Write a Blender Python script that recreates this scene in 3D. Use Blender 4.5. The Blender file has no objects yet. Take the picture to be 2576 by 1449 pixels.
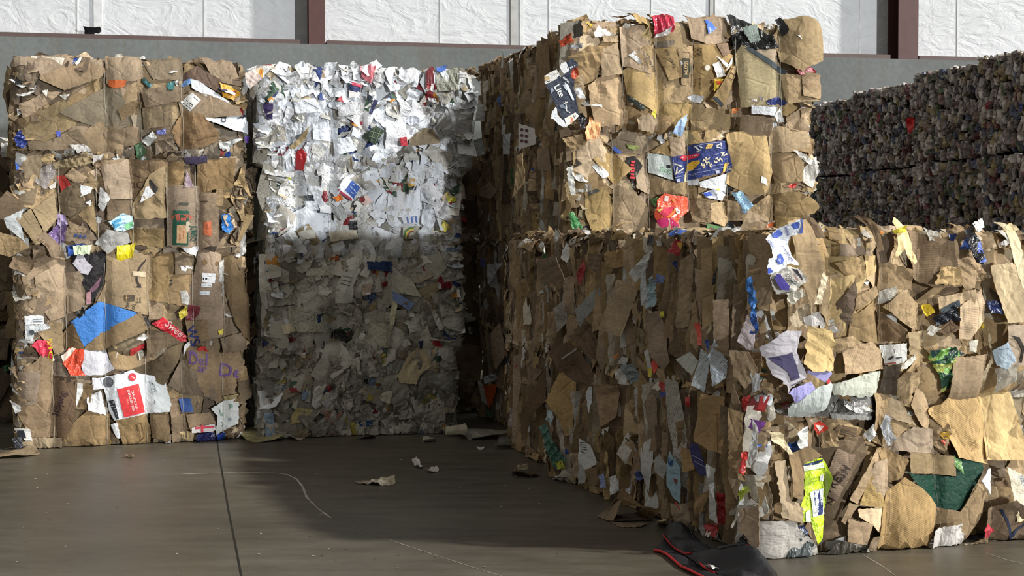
import bpy, math, random
import numpy as np
from mathutils import Vector, geometry
scene = bpy.context.scene
COL = scene.collection
R = math.radians
# ------------------------------------------------------------------ camera
FPX, CW, CH, HORIZON, CAMZ = 3700.0, 2576, 1449, 610.0, 1.6
PITCH = math.atan((CH / 2 - HORIZON) / FPX)
CAM = np.array([0, 0, CAMZ])
cd = bpy.data.cameras.new('camera'); cam = bpy.data.objects.new('camera', cd); COL.objects.link(cam)
cd.sensor_width = 36; cd.lens = 36 * FPX / CW; cd.clip_end = 200
cam.location = CAM; cam.rotation_euler = (math.pi / 2 - PITCH, 0, 0)
scene.camera = cam
FWD = np.array([0, math.cos(PITCH), -math.sin(PITCH)]); UPV = np.array([0, math.sin(PITCH), math.cos(PITCH)])
def ray(px, py):
    d = FWD * FPX + np.array([1., 0, 0]) * (px - CW / 2) + UPV * (CH / 2 - py)
    return d / np.linalg.norm(d)
def ground(px, py, z=0.0):
    d = ray(px, py); t = (z - CAMZ) / d[2]
    return CAM + d * t
REG = {'A': (0, 100, .38636), 'B': (0, 620, .38636), 'C': (600, 120, .38636), 'D': (600, 600, .38636), 'E': (1180, 20, .41398), 'F': (1180, 560, .38647),
       'G': (1780, 540, .4002), 'H': (1300, 930, .35824), 'I': (1776, 930, .3581), 'J': (1980, 100, .35882), 'K': (0, 1050, .50466), 'L': (850, 1050, .31056),
       'M': (1980, 1140, .1656), 'N': (1680, 330, .0966), 'O': (1360, 140, .1311), 'Q': (250, 920, .11736), 'R': (1600, 110, .0828), 'S': (1880, 550, .1311),
       'U': (2480, 1150, .10356), 'V': (1630, 480, .0759), 'W': (420, 450, .1311), 'X': (110, 920, .1104)}
def pix(reg, x, y):
    o = REG[reg]; return o[0] + x * o[2], o[1] + y * o[2]
# ------------------------------------------------------------------ materials
def lin(h):
    c = [int(h[i:i + 2], 16) / 255 for i in (0, 2, 4)]
    return tuple(x / 12.92 if x <= .04045 else ((x + .055) / 1.055) ** 2.4 for x in c) + (1,)
class NT:
    def __init__(s, name):
        s.m = bpy.data.materials.new(name); s.m.use_nodes = True; s.t = s.m.node_tree; s.t.nodes.clear()
        s.out = s.n('ShaderNodeOutputMaterial'); s.b = s.n('ShaderNodeBsdfPrincipled'); s.l(s.b.outputs[0], s.out.inputs[0])
    def n(s, ty, **kw):
        x = s.t.nodes.new(ty)
        for k, v in kw.items(): setattr(x, k, v)
        return x
    def l(s, a, b): s.t.links.new(a, b)
    def set(s, node, i, v):
        if hasattr(v, 'links'): s.l(v, node.inputs[i])
        else: node.inputs[i].default_value = v
    def math(s, op, a, b=0.0, c=0.0):
        x = s.n('ShaderNodeMath', operation=op); s.set(x, 0, a); s.set(x, 1, b); s.set(x, 2, c); return x.outputs[0]
    def noise(s, vec, sc, det=3, rough=.55):
        x = s.n('ShaderNodeTexNoise'); s.set(x, 'Vector', vec); x.inputs['Scale'].default_value = sc; x.inputs['Detail'].default_value = det; x.inputs['Roughness'].default_value = rough
        return x
    def scale(s, vec, v):
        x = s.n('ShaderNodeVectorMath', operation='MULTIPLY'); s.set(x, 0, vec); x.inputs[1].default_value = v; return x.outputs[0]
    def ramp(s, f, pts, interp='LINEAR'):
        x = s.n('ShaderNodeValToRGB'); s.l(f, x.inputs[0]); cr = x.color_ramp; cr.interpolation = interp
        while len(cr.elements) < len(pts): cr.elements.new(.5)
        for e, (p, c) in zip(cr.elements, pts):
            e.position = p; e.color = c if isinstance(c, tuple) else (c, c, c, 1)
        return x.outputs[0]
    def mix(s, f, a, b, mode='MIX'):
        x = s.n('ShaderNodeMix', data_type='RGBA', blend_type=mode); s.set(x, 0, f); s.set(x, 6, a); s.set(x, 7, b); return x.outputs[2]
    def rand(s):
        a = s.n('ShaderNodeObjectInfo').outputs['Random']; b = s.n('ShaderNodeNewGeometry').outputs['Random Per Island']
        return s.math('FRACT', s.math('ADD', s.math('MULTIPLY', a, 7.31), b))
    def bump(s, h, strength, dist, prev=None):
        x = s.n('ShaderNodeBump'); s.l(h, x.inputs['Height']); x.inputs['Strength'].default_value = strength; x.inputs['Distance'].default_value = dist
        if prev: s.l(prev, x.inputs['Normal'])
        return x.outputs[0]
MATS = {}
WORDS = {'k': 'kraft', 'g': 'corrugated', 'w': 'paper', 'n': 'newsprint', 'm': 'magazine', 'p': 'plastic', 'f': 'film', 'i': 'ink', 'l': 'leaf_print'}
def mat(kind, hx):
    """kind: k kraft board, g board showing flutes, w paper, n newsprint, m colour print, p plastic, f clear film, i flat ink, l leaf pattern"""
    key = (kind, hx)
    if key in MATS: return MATS[key]
    t = NT(WORDS[kind] + '_' + hx); uv = t.n('ShaderNodeTexCoord').outputs['UV']; base = lin(hx); rnd = t.rand()
    b = t.b; r2 = t.math('FRACT', t.math('MULTIPLY', rnd, 13.7))
    if kind in 'kg':
        st = t.ramp(t.noise(uv, 3.2, 4).outputs[0], [(.34, .62), (.62, 1.06)])
        fib = t.ramp(t.noise(t.scale(uv, (30, 110, 1)), 1, 2).outputs[0], [(.3, .86), (.7, 1.1)])
        fine = t.ramp(t.noise(uv, 45, 3).outputs[0], [(.3, .84), (.6, 1.04)])
        c = t.mix(1, t.mix(1, base, st, 'MULTIPLY'), fib, 'MULTIPLY'); c = t.mix(1, c, fine, 'MULTIPLY')
        hsv = t.n('ShaderNodeHueSaturation'); t.l(c, hsv.inputs['Color'])
        t.l(t.math('MULTIPLY_ADD', rnd, .40, .80), hsv.inputs['Value']); t.l(t.math('MULTIPLY_ADD', r2, .28, .60), hsv.inputs['Saturation'])
        t.l(t.math('MULTIPLY_ADD', r2, .010, .502), hsv.inputs['Hue'])
        col = hsv.outputs[0]
        cr = t.n('ShaderNodeTexVoronoi', feature='DISTANCE_TO_EDGE'); t.l(t.mix(.06, uv, t.noise(uv, 5, 2).outputs[1]), cr.inputs['Vector']); cr.inputs['Scale'].default_value = 5
        crease = t.ramp(cr.outputs['Distance'], [(0, 0.0), (.05, 1.0)])
        nb = t.bump(crease, .5, .006)
        nb = t.bump(t.noise(uv, 8, 4, .55).outputs[0], .32, .02, nb)
        w = t.n('ShaderNodeTexWave'); t.l(uv, w.inputs['Vector']); w.inputs['Scale'].default_value = 34 if kind == 'g' else 44; w.inputs['Distortion'].default_value = .7
        nb = t.bump(w.outputs['Fac'], .25 if kind == 'g' else .03, .003, nb)
        if kind == 'g': col = t.mix(.16, col, t.mix(1, col, t.ramp(w.outputs['Fac'], [(.2, .45), (.6, 1.1)]), 'MULTIPLY'))
        t.l(col, b.inputs['Base Color']); t.l(nb, b.inputs['Normal']); b.inputs['Roughness'].default_value = .82; b.inputs['Specular IOR Level'].default_value = .22
    elif kind in 'wnm':
        col = base
        if kind == 'n':
            sep = t.n('ShaderNodeSeparateXYZ'); t.l(uv, sep.inputs[0])
            ln = t.math('GREATER_THAN', t.math('FRACT', t.math('MULTIPLY', sep.outputs[1], 85)), .52)
            wd = t.math('GREATER_THAN', t.noise(t.scale(uv, (70, 85, 1)), 1, 1).outputs[0], .45)
            br = t.n('ShaderNodeTexBrick'); t.l(uv, br.inputs[0]); br.inputs['Scale'].default_value = 9; br.inputs['Color1'].default_value = (1, 1, 1, 1); br.inputs['Color2'].default_value = (.15, .15, .15, 1); br.inputs['Mortar'].default_value = (0, 0, 0, 1); br.inputs['Mortar Size'].default_value = .035; br.inputs['Brick Width'].default_value = .7; br.inputs['Row Height'].default_value = .55
            f = t.math('MULTIPLY', t.math('MULTIPLY', ln, wd), br.outputs['Color'])
            col = t.mix(t.math('MULTIPLY', f, .8), base, (.07, .07, .075, 1))
        if kind == 'm':
            v = t.n('ShaderNodeTexVoronoi', distance='CHEBYCHEV'); t.l(uv, v.inputs['Vector']); v.inputs['Scale'].default_value = 15
            sp = t.n('ShaderNodeSeparateColor'); t.l(v.outputs['Color'], sp.inputs[0])
            col = t.mix(t.math('GREATER_THAN', sp.outputs[1], .45), base, t.ramp(t.math('FRACT', t.math('ADD', sp.outputs[0], rnd)), [(0, lin('d8d8d8')), (.2, lin('35406a')), (.35, lin('e4e2dc')), (.5, lin('8a2f35')), (.62, lin('c9b79c')), (.75, lin('47604e')), (.88, lin('c78a3a')), (.95, lin('2a2a2e'))], 'CONSTANT'))
        hsv = t.n('ShaderNodeHueSaturation')
        dirt = t.ramp(t.noise(uv, 6, 4).outputs[0], [(.3, .86), (.6, 1.0)])
        t.l(t.mix(1, col, dirt, 'MULTIPLY'), hsv.inputs['Color']); t.l(t.math('MULTIPLY_ADD', rnd, .28, .80), hsv.inputs['Value'])
        t.l(hsv.outputs[0], b.inputs['Base Color'])
        cr = t.n('ShaderNodeTexVoronoi', feature='DISTANCE_TO_EDGE'); t.l(uv, cr.inputs['Vector']); cr.inputs['Scale'].default_value = 14
        nb = t.bump(t.ramp(cr.outputs['Distance'], [(0, 0.0), (.12, 1.0)]), .25, .006)
        nb = t.bump(t.noise(uv, 14, 5, .6).outputs[0], .65, .03, nb)
        t.l(nb, b.inputs['Normal']); b.inputs['Roughness'].default_value = .6 if kind != 'm' else .35; b.inputs['Specular IOR Level'].default_value = .3
    elif kind in 'pfl':
        hsv = t.n('ShaderNodeHueSaturation'); hsv.inputs['Color'].default_value = base
        if kind == 'l':
            v = t.n('ShaderNodeTexVoronoi'); t.l(t.mix(.12, uv, t.noise(uv, 9, 1).outputs[1]), v.inputs['Vector']); v.inputs['Scale'].default_value = 26
            sp = t.n('ShaderNodeSeparateColor'); t.l(v.outputs['Color'], sp.inputs[0])
            t.l(t.ramp(sp.outputs[0], [(0, lin('1d3a2c')), (.3, lin('2f5a35')), (.55, lin('6d9a4a')), (.72, lin('2d4b4a')), (.86, lin('a3ad5c'))], 'CONSTANT'), hsv.inputs['Color'])
        t.l(t.math('MULTIPLY_ADD', rnd, .2, .88), hsv.inputs['Value']); t.l(hsv.outputs[0], b.inputs['Base Color'])
        nb = t.bump(t.noise(uv, 11, 4, .6).outputs[0], .9, .04)
        v = t.n('ShaderNodeTexVoronoi', feature='DISTANCE_TO_EDGE'); t.l(uv, v.inputs['Vector']); v.inputs['Scale'].default_value = 12
        nb = t.bump(v.outputs['Distance'], .6, .03, nb)
        t.l(nb, b.inputs['Normal']); b.inputs['Roughness'].default_value = .3; b.inputs['Specular IOR Level'].default_value = .5
        if kind == 'f': b.inputs['Alpha'].default_value = .55; b.inputs['Roughness'].default_value = .2
    else:
        wear = t.ramp(t.noise(uv, 30, 3).outputs[0], [(.35, .75), (.6, 1.0)])
        t.l(t.mix(1, base, wear, 'MULTIPLY'), b.inputs['Base Color']); b.inputs['Roughness'].default_value = .6; b.inputs['Specular IOR Level'].default_value = .25
    MATS[key] = t.m
    return t.m
def plain(name, hx, rough=.6, metal=0.0, spec=.5):
    key = ('plain', name)
    if key in MATS: return MATS[key]
    t = NT(name); uv = t.n('ShaderNodeTexCoord').outputs['Object']
    c = t.mix(1, lin(hx), t.ramp(t.noise(uv, 8, 4).outputs[0], [(.3, .8), (.65, 1.05)]), 'MULTIPLY')
    t.l(c, t.b.inputs['Base Color']); t.b.inputs['Roughness'].default_value = rough; t.b.inputs['Metallic'].default_value = metal; t.b.inputs['Specular IOR Level'].default_value = spec
    MATS[key] = t.m
    return t.m
# ------------------------------------------------------------------ mesh building
def mesh_obj(name, V, T, UV, mats, parent=None, ti=None, smooth=False):
    me = bpy.data.meshes.new(name); V = np.asarray(V, dtype=np.float32); T = np.asarray(T, dtype=np.int32)
    me.vertices.add(len(V)); me.vertices.foreach_set('co', V.ravel())
    me.loops.add(T.size); me.loops.foreach_set('vertex_index', T.ravel())
    me.polygons.add(len(T)); me.polygons.foreach_set('loop_start', np.arange(0, T.size, 3, dtype=np.int32))
    if ti is not None: me.polygons.foreach_set('material_index', np.asarray(ti, dtype=np.int32))
    me.polygons.foreach_set('use_smooth', np.full(len(T), smooth, dtype=bool))
    if UV is not None:
        ul = me.uv_layers.new(name='UVMap'); ul.data.foreach_set('uv', np.asarray(UV, dtype=np.float32)[T.ravel()].ravel())
    for m in mats: me.materials.append(m)
    me.update(calc_edges=True); me.validate()
    o = bpy.data.objects.new(name, me); COL.objects.link(o)
    if parent is not None: o.parent = parent
    return o
def tag(o, label=None, cat=None, group=None, kind=None):
    for k, v in (('label', label), ('category', cat), ('group', group), ('kind', kind)):
        if v: o[k] = v
    return o
def empty(name, loc, rz=0.0):
    o = bpy.data.objects.new(name, None); COL.objects.link(o); o.location = loc; o.rotation_euler = (0, 0, rz); o.empty_display_size = .1
    return o
def box_arr(x0, x1, y0, y1, z0, z1):
    V = [(x, y, z) for z in (z0, z1) for y in (y0, y1) for x in (x0, x1)]
    Q = [(0, 2, 3, 1), (4, 5, 7, 6), (0, 1, 5, 4), (2, 6, 7, 3), (0, 4, 6, 2), (1, 3, 7, 5)]
    return V, [t for q in Q for t in ((q[0], q[1], q[2]), (q[0], q[2], q[3]))]
def tube(pts, r, n=6):
    pts = [np.asarray(p, float) for p in pts]; V = []; T = []
    for i, p in enumerate(pts):
        d = pts[min(i + 1, len(pts) - 1)] - pts[max(i - 1, 0)]; d = d / (np.linalg.norm(d) + 1e-9)
        a = np.cross(d, (0, 0, 1)) if abs(d[2]) < .9 else np.cross(d, (1, 0, 0)); a /= np.linalg.norm(a); b = np.cross(d, a)
        for k in range(n):
            an = 2 * math.pi * k / n; V.append(p + r * (math.cos(an) * a + math.sin(an) * b))
    for i in range(len(pts) - 1):
        for k in range(n):
            A = i * n + k; B = i * n + (k + 1) % n; T += [(A, B, B + n), (A, B + n, A + n)]
    return V, T
def inside(P, poly):
    x, y = P[:, 0], P[:, 1]; c = np.zeros(len(P), bool); j = len(poly) - 1
    for i in range(len(poly)):
        xi, yi = poly[i]; xj, yj = poly[j]
        if yi != yj: c ^= ((yi > y) != (yj > y)) & (x < (xj - xi) * (y - yi) / (yj - yi) + xi)
        j = i
    return c
def area(poly):
    p = np.asarray(poly); q = np.roll(p, -1, 0); return .5 * float(np.sum(p[:, 0] * q[:, 1] - q[:, 0] * p[:, 1]))
def tri_sheet(poly, g, rng, torn=.006):
    """triangulated outline: torn, densified border and jittered inner points -> (n,2) points, triangles"""
    if area(poly) < 0: poly = poly[::-1]
    out = []
    for i in range(len(poly)):
        a = np.asarray(poly[i], float); b = np.asarray(poly[(i + 1) % len(poly)], float); L = np.linalg.norm(b - a)
        if L < 1e-6: continue
        n = max(1, int(L / g + .5)); nr = np.array([-(b - a)[1], (b - a)[0]]) / L
        for k in range(n):
            q = a + (b - a) * k / n
            if k: q = q + nr * rng.uniform(-torn, torn)
            out.append(q)
    B = np.array(out); lo = B.min(0); hi = B.max(0)
    nx = max(1, int((hi[0] - lo[0]) / g)); ny = max(1, int((hi[1] - lo[1]) / g))
    gx, gy = np.meshgrid(np.linspace(lo[0], hi[0], nx + 1), np.linspace(lo[1], hi[1], ny + 1)); G = np.stack([gx.ravel(), gy.ravel()], 1)
    r = np.random.RandomState(rng.randrange(1 << 30)); G = G + r.uniform(-.3, .3, G.shape) * g
    G = G[inside(G, B)]
    if len(G):
        d = np.min(np.linalg.norm(G[:, None] - B[None], axis=2), axis=1); G = G[d > g * .45]
    P = [Vector(p) for p in np.concatenate([B, G])] if len(G) else [Vector(p) for p in B]
    nb = len(B)
    try:
        res = geometry.delaunay_2d_cdt(P, [], [list(range(nb))], 1, 1e-6)
        V = np.array([(v[0], v[1]) for v in res[0]]); T = [tuple(f) for f in res[2] if len(f) == 3]
    except Exception:
        V, T = B, []
    if not T:
        V = np.array([(p[0], p[1]) for p in P]); T = [(0, k, k + 1) for k in range(1, nb - 1)]
    return V, np.array(T, dtype=np.int32)
class HF:
    """height of a creased sheet over its own plane: folds (flat facets meeting in creases), wrinkles, dog-eared corners"""
    def __init__(s, rng, c, size, base=0.0, folds=3, slope=.18, lim=.03, wr=.004, ears=1, tilt=0.0):
        s.base = base; s.lim = lim; s.c = c; s.F = []; s.W = []
        for _ in range(folds):
            an = rng.uniform(0, 2 * math.pi); s.F.append((math.cos(an), math.sin(an), rng.uniform(-.32, .32) * size, rng.uniform(-1, 1) * slope))
        for _ in range(ears):
            an = rng.uniform(0, 2 * math.pi); s.F.append((math.cos(an), math.sin(an), rng.uniform(.26, .42) * size, rng.uniform(-.3, 1) * slope * 3.2))
        an = rng.uniform(0, 2 * math.pi); s.t = (math.cos(an) * tilt, math.sin(an) * tilt)
        for k in range(5):
            an = rng.uniform(0, 2 * math.pi); wl = rng.uniform(.05, .16) * max(.6, min(1.5, size / .25)); kk = 2 * math.pi / wl
            s.W.append((kk * math.cos(an), kk * math.sin(an), rng.uniform(0, 6.3), wr * rng.uniform(.4, 1)))
        s.off = 0.0
    def __call__(s, P):
        p = P - s.c; h = p[:, 0] * s.t[0] + p[:, 1] * s.t[1]
        for nx, ny, d0, sl in s.F: h = h + sl * np.maximum(0, p[:, 0] * nx + p[:, 1] * ny - d0)
        for kx, ky, ph, a in s.W: h = h + a * (1 - 2 * np.abs(np.sin(.5 * (p[:, 0] * kx + p[:, 1] * ky) + ph)))
        return s.base + s.lim * np.tanh((h - s.off) / s.lim)
STYLE = {  # folds, slope, lim, wrinkle, ears, thickness, torn, grid
    'flat': dict(folds=1, slope=.05, lim=.010, wr=.0010, ears=1, th=.004, torn=.003, n=18),
    'fold': dict(folds=4, slope=.25, lim=.024, wr=.0022, ears=2, th=.004, torn=.003, n=11),
    'crump': dict(folds=6, slope=.42, lim=.028, wr=.0060, ears=2, th=.002, torn=.005, n=14),
    'scrap': dict(folds=2, slope=.5, lim=.022, wr=.0040, ears=1, th=.0, torn=.006, n=5)}
def sheet(poly, mapper, rng, style='fold', base=0.0, tilt=0.0, th=None, hf=None, g=None, **over):
    st = dict(STYLE[style]); st.update(over)
    P0 = np.asarray(poly, float); size = math.sqrt(abs(area(P0))) + 1e-4
    g = g or max(.012, min(.034, size / st['n']))
    P, T = tri_sheet([tuple(p) for p in P0], g, rng, min(st['torn'], size * .06))
    c = P0.mean(0)
    if hf is None: hf = HF(rng, c, size, base, st['folds'], st['slope'], st['lim'], st['wr'], st['ears'], tilt); hf.off = float(np.mean(hf(P) - base)) * .8
    h = hf(P); th = st['th'] if th is None else th
    top = mapper(P, h); uo = np.array([rng.uniform(0, 40), rng.uniform(0, 40)]); an = rng.uniform(0, 6.28) if style != 'flat' else 0.0
    q = P - c; UV = np.stack([q[:, 0] * math.cos(an) - q[:, 1] * math.sin(an), q[:, 0] * math.sin(an) + q[:, 1] * math.cos(an)], 1) + uo
    if th > 0:
        bot = mapper(P, h - th); n = len(P); e = {}
        for t in T:
            for a, b in ((t[0], t[1]), (t[1], t[2]), (t[2], t[0])): e[(a, b)] = 1
        side = [q for (a, b) in e if (b, a) not in e for q in ((a, b + n, b), (a, a + n, b + n))]
        T = np.concatenate([T, T[:, ::-1] + n, np.array(side, dtype=np.int32).reshape(-1, 3)]); V = np.concatenate([top, bot]); UV = np.concatenate([UV, UV])
    else: V = top
    return V, T, UV, hf
def rand_poly(rng, sx, sy=None, n=None, rot=None):
    sy = sy or sx; n = n or rng.choice((4, 4, 4, 5, 6)); out = []; rot = rng.uniform(0, 6.28) if rot is None else rot
    for k in range(n):
        an = 2 * math.pi * (k + rng.uniform(-.22, .22)) / n + math.pi / 4; r = rng.uniform(.5, .72)
        x, y = math.cos(an) * r * sx, math.sin(an) * r * sy
        if n == 4: x, y = (.5 - (k in (1, 2))) * sx * rng.uniform(.82, 1.12), (.5 - (k in (2, 3))) * sy * rng.uniform(.82, 1.12)
        out.append((x * math.cos(rot) - y * math.sin(rot), x * math.sin(rot) + y * math.cos(rot)))
    return out
# ------------------------------------------------------------------ faces of a bale
class Face:
    """one face of a bale: (a, b) run across and up the face from its bottom centre; sheets laid on it wrap round its edges"""
    def __init__(s, o, U, V, N, w, h, rng, r=.06, bulge=.02, straps=()):
        s.o, s.U, s.V, s.N, s.w, s.h, s.r = np.array(o, float), np.array(U, float), np.array(V, float), np.array(N, float), w, h, r
        s.straps = list(straps); s.groove = .036; s.bul = bulge; s.zmin = None
        s.K = [(rng.uniform(-9, 9), rng.uniform(-9, 9), rng.uniform(0, 6.3), rng.uniform(.008, .018)) for _ in range(6)]
    def _wrap(s, a, half):
        r = s.r; x = np.abs(a) - (half - r); ang = np.clip(x / r, 0, math.pi / 2)
        la = np.where(x <= 0, np.abs(a), half - r + r * np.sin(ang)); d = np.where(x <= 0, 0, r - r * np.cos(ang) + np.maximum(0, x - r * math.pi / 2))
        return np.sign(a) * la, d, ang * np.sign(a)
    def depth(s, a, b):
        d = np.zeros(len(a))
        for kx, ky, ph, am in s.K: d = d + am * np.sin(kx * a + ky * b + ph)
        for x in s.straps: d = d - s.groove * np.exp(-((a - x) / .045) ** 2)
        return d + s.bul * np.clip(1 - (2 * b / s.h - 1) ** 2, 0, 1)
    def __call__(s, P, h, wrap=True):
        a, b = P[:, 0], P[:, 1] - s.h / 2
        if wrap:
            la, da, ta = s._wrap(a, s.w / 2); lb, db, tb = s._wrap(b, s.h / 2)
        else: la, da, ta, lb, db, tb = a, 0, 0 * a, b, 0, 0 * b
        n = s.N * (np.cos(ta) * np.cos(tb))[:, None] + s.U * np.sin(ta)[:, None] + s.V * np.sin(tb)[:, None]
        n = n / np.linalg.norm(n, axis=1)[:, None]
        X = s.o + s.U * la[:, None] + s.V * (s.h / 2 + lb)[:, None] + s.N * (s.depth(a, P[:, 1]) - da - db)[:, None] + n * np.asarray(h)[:, None]
        if s.zmin is not None: X[:, 2] = np.maximum(X[:, 2], s.zmin + .002 + .004 * np.abs(np.sin(X[:, 0] * 91 + X[:, 1] * 57)))
        return X
class Plane:
    def __init__(s, o, U, V, N, zmin=None): s.o, s.U, s.V, s.N = [np.asarray(x, float) for x in (o, U, V, N)]; s.zmin = zmin
    def __call__(s, P, h):
        X = s.o + s.U * P[:, :1] + s.V * P[:, 1:2] + s.N * np.asarray(h)[:, None]
        if s.zmin is not None: X[:, 2] = np.maximum(X[:, 2], s.zmin + .002 + .003 * np.abs(np.sin(X[:, 0] * 91 + X[:, 1] * 57)))
        return X
class Stuff:
    def __init__(s): s.V, s.T, s.U, s.I, s.M, s.n = [], [], [], [], [], 0
    def add(s, V, T, UV, m):
        if m not in s.M: s.M.append(m)
        s.V.append(V); s.T.append(np.asarray(T) + s.n); s.U.append(UV); s.I.append(np.full(len(T), s.M.index(m), dtype=np.int32)); s.n += len(V)
    def build(s, name, parent, kind='stuff'):
        if not s.V: return None
        return tag(mesh_obj(name, np.concatenate(s.V), np.concatenate(s.T), np.concatenate(s.U), s.M, parent, np.concatenate(s.I)), kind=kind)
PART = {'k': 'cardboard_sheet', 'g': 'cardboard_sheet', 'w': 'paper_sheet', 'n': 'newspaper_sheet', 'm': 'magazine_page', 'p': 'plastic_bag', 'f': 'plastic_film', 'l': 'plastic_bag'}  # near-black 'p' sheet on P2 is a dark hole, its shade painted
def pick(rng, pal):
    t = rng.uniform(0, sum(p[2] for p in pal))
    for k, h, w in pal:
        t -= w
        if t <= 0: return k, h
    return pal[-1][:2]
class Bale:
    def __init__(s, name, corner, yaw, W, D, z0, Hh, label, group, cat, seed, straps=(), sidestyle=False, bulge=.02, r=.06):
        s.rng = random.Random(seed); s.W, s.D, s.H, s.z0 = W, D, Hh, z0
        s.f = np.array([math.cos(R(yaw)), math.sin(R(yaw)), 0]); s.k = np.array([-math.sin(R(yaw)), math.cos(R(yaw)), 0])
        s.c = np.array([corner[0], corner[1], z0]) + s.f * W / 2 + s.k * D / 2
        s.root = tag(empty(name, s.c, R(yaw)), label, cat, group)
        s.stuff = Stuff(); s.heroes = []; s.hfs = []; s.nh = 0; s.last = None
        s.strap_px = straps
        s.front = Face((0, -D / 2, 0), (1, 0, 0), (0, 0, 1), (0, -1, 0), W, Hh, s.rng, r, bulge)
        s.left = Face((-W / 2, 0, 0), (0, -1, 0), (0, 0, 1), (-1, 0, 0), D, Hh, s.rng, .03, .01)
        s.topf = Face((0, 0, Hh), (1, 0, 0), (0, 1, 0), (0, 0, 1), W, D, s.rng, .03, .0)
        s.front.straps = [s.px_front(*pix(*q))[0] for q in straps]
        if z0 < .01: s.front.zmin = s.left.zmin = 0.0
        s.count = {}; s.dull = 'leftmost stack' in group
    def local(s, p):
        d = np.asarray(p, float) - s.c; return np.array([d @ s.f, d @ s.k, d[2]])
    def lray(s, px, py):
        d = ray(px, py); return s.local(CAM), np.array([d @ s.f, d @ s.k, d[2]])
    def px_front(s, px, py, out=.02):
        o, d = s.lray(px, py); t = (-s.D / 2 - out - o[1]) / d[1]; q = o + d * t
        return q[0], q[2]
    def px_plane(s, px, py, P):
        o, d = s.lray(px, py); t = ((P.o - o) @ P.N) / (d @ P.N); q = o + d * t - P.o
        return q @ P.U, q @ P.V
    def part(s, name, V, T, UV, m, parent=None):
        s.count[name] = s.count.get(name, 0) + 1
        return mesh_obj(name, V, T, UV, [m], parent or s.root)
    def core(s, hx):
        i = .05; nx, ny, nz = int(s.W / .12), int(s.D / .12), int(s.H / .12); V = []; T = []
        def grid(f, n1, n2):
            o = len(V)
            for j in range(n2 + 1):
                for k in range(n1 + 1): V.append(f(k / n1, j / n2))
            for j in range(n2):
                for k in range(n1):
                    a = o + j * (n1 + 1) + k; T.extend([(a, a + 1, a + n1 + 2), (a, a + n1 + 2, a + n1 + 1)])
        w, d, z1, z0 = s.W / 2 - i, s.D / 2 - i, s.H - .02, .012 if s.z0 < .01 else .004
        X = lambda u: -w + 2 * w * u; Y = lambda u: -d + 2 * d * u; Z = lambda u: z0 + (z1 - z0) * u
        grid(lambda u, v: (X(u), -d, Z(v)), nx, nz); grid(lambda u, v: (X(1 - u), d, Z(v)), nx, nz); grid(lambda u, v: (-w, Y(1 - u), Z(v)), ny, nz)
        grid(lambda u, v: (w, Y(u), Z(v)), ny, nz); grid(lambda u, v: (X(u), Y(v), z1), nx, ny); grid(lambda u, v: (X(1 - u), Y(v), z0), nx, ny)
        V = np.array(V); n = .014 * (np.sin(V[:, [1, 2, 0]] * 23 + 1.3) + np.sin(V[:, [2, 0, 1]] * 41))
        V = V + n; V[:, 2] = np.clip(V[:, 2], z0, s.H)
        s.stuff.add(V, T, V[:, [0, 2]] + V[:, [1, 1]] * .7, mat('k', hx))
    # traced sheets -------------------------------------------------------
    def hero(s, kind, hx, pts, mode='', flat=False):
        style = {'f': 'flat', 'c': 'crump', '': 'fold'}[mode]
        poly = [s.px_front(*p) for p in pts]; s.nh += 1
        if s.dull and kind in 'kg': hx = '%02x%02x%02x' % tuple(int(int(hx[i:i + 2], 16) * f) for i, f in ((0, .91), (2, .92), (4, .95)))  # weaker light on the leftmost stack is put into its board colours
        if kind in 'kg': m = np.mean(poly, 0); poly = [tuple(m + (np.array(p) - m) * 1.07) for p in poly]
        th = None if kind in 'kg' else (.0015 if kind in 'wnm' else .001)
        fm = (lambda P, h: s.front(P, h, False)) if flat else s.front
        V, T, UV, hf = sheet(poly, fm, s.rng, style, base=.048 + .0014 * s.nh, th=th, lim=STYLE[style]['lim'] * (.6 if mode == 'f' else .85))
        o = s.part(PART[kind], V, T, UV, mat(kind, hx)); s.heroes.append(np.array(poly)); s.hfs.append(hf); s.last = (o, hf, fm, s.px_front)
    def slice(s, kind, hx, pts, mode='', phi=56, out=.125):
        cx = sum(p[0] for p in pts) / len(pts); cy = sum(p[1] for p in pts) / len(pts)
        o, d = s.lray(cx, cy); t = (-s.W / 2 - out - o[0]) / d[0]; q = o + d * t
        q[1] = max(-s.D / 2, min(s.D / 2, q[1])); q[0] = -s.W / 2 - out
        n = np.array([-math.sin(R(phi)), -math.cos(R(phi)), 0]); u = np.array([math.cos(R(phi)), -math.sin(R(phi)), 0])
        P = Plane(q, u, (0, 0, 1), n, 0.0 if s.z0 < .01 else None)
        poly = [s.px_plane(*p, P) for p in pts]; style = {'f': 'flat', 'c': 'crump', '': 'fold'}[mode]
        th = None if kind in 'kg' else (.0015 if kind in 'wnm' else .001)
        V, T, UV, hf = sheet(poly, P, s.rng, style, th=th)
        o = s.part(PART[kind], V, T, UV, mat(kind, hx)); s.last = (o, hf, P, lambda x, y: s.px_plane(x, y, P))
    def printed(s, hx, polys, kind='i', name='print', g=.022):  # also paints the onion carton's handle hole, its shade as dark colour
        o, hf, fm, px = s.last; hs = lambda P: hf(P) + .0065; VV, TT, UU, n = [], [], [], 0
        for pts in polys if isinstance(polys[0], list) else [polys]:
            V, T, UV, _ = sheet([px(*p) for p in pts], fm, s.rng, 'flat', th=0, hf=hs, torn=.001, g=g)
            VV.append(V); TT.append(T + n); UU.append(UV); n += len(V)
        mesh_obj(name, np.concatenate(VV), np.concatenate(TT), np.concatenate(UU), [mat(kind, hx)], o)
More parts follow.
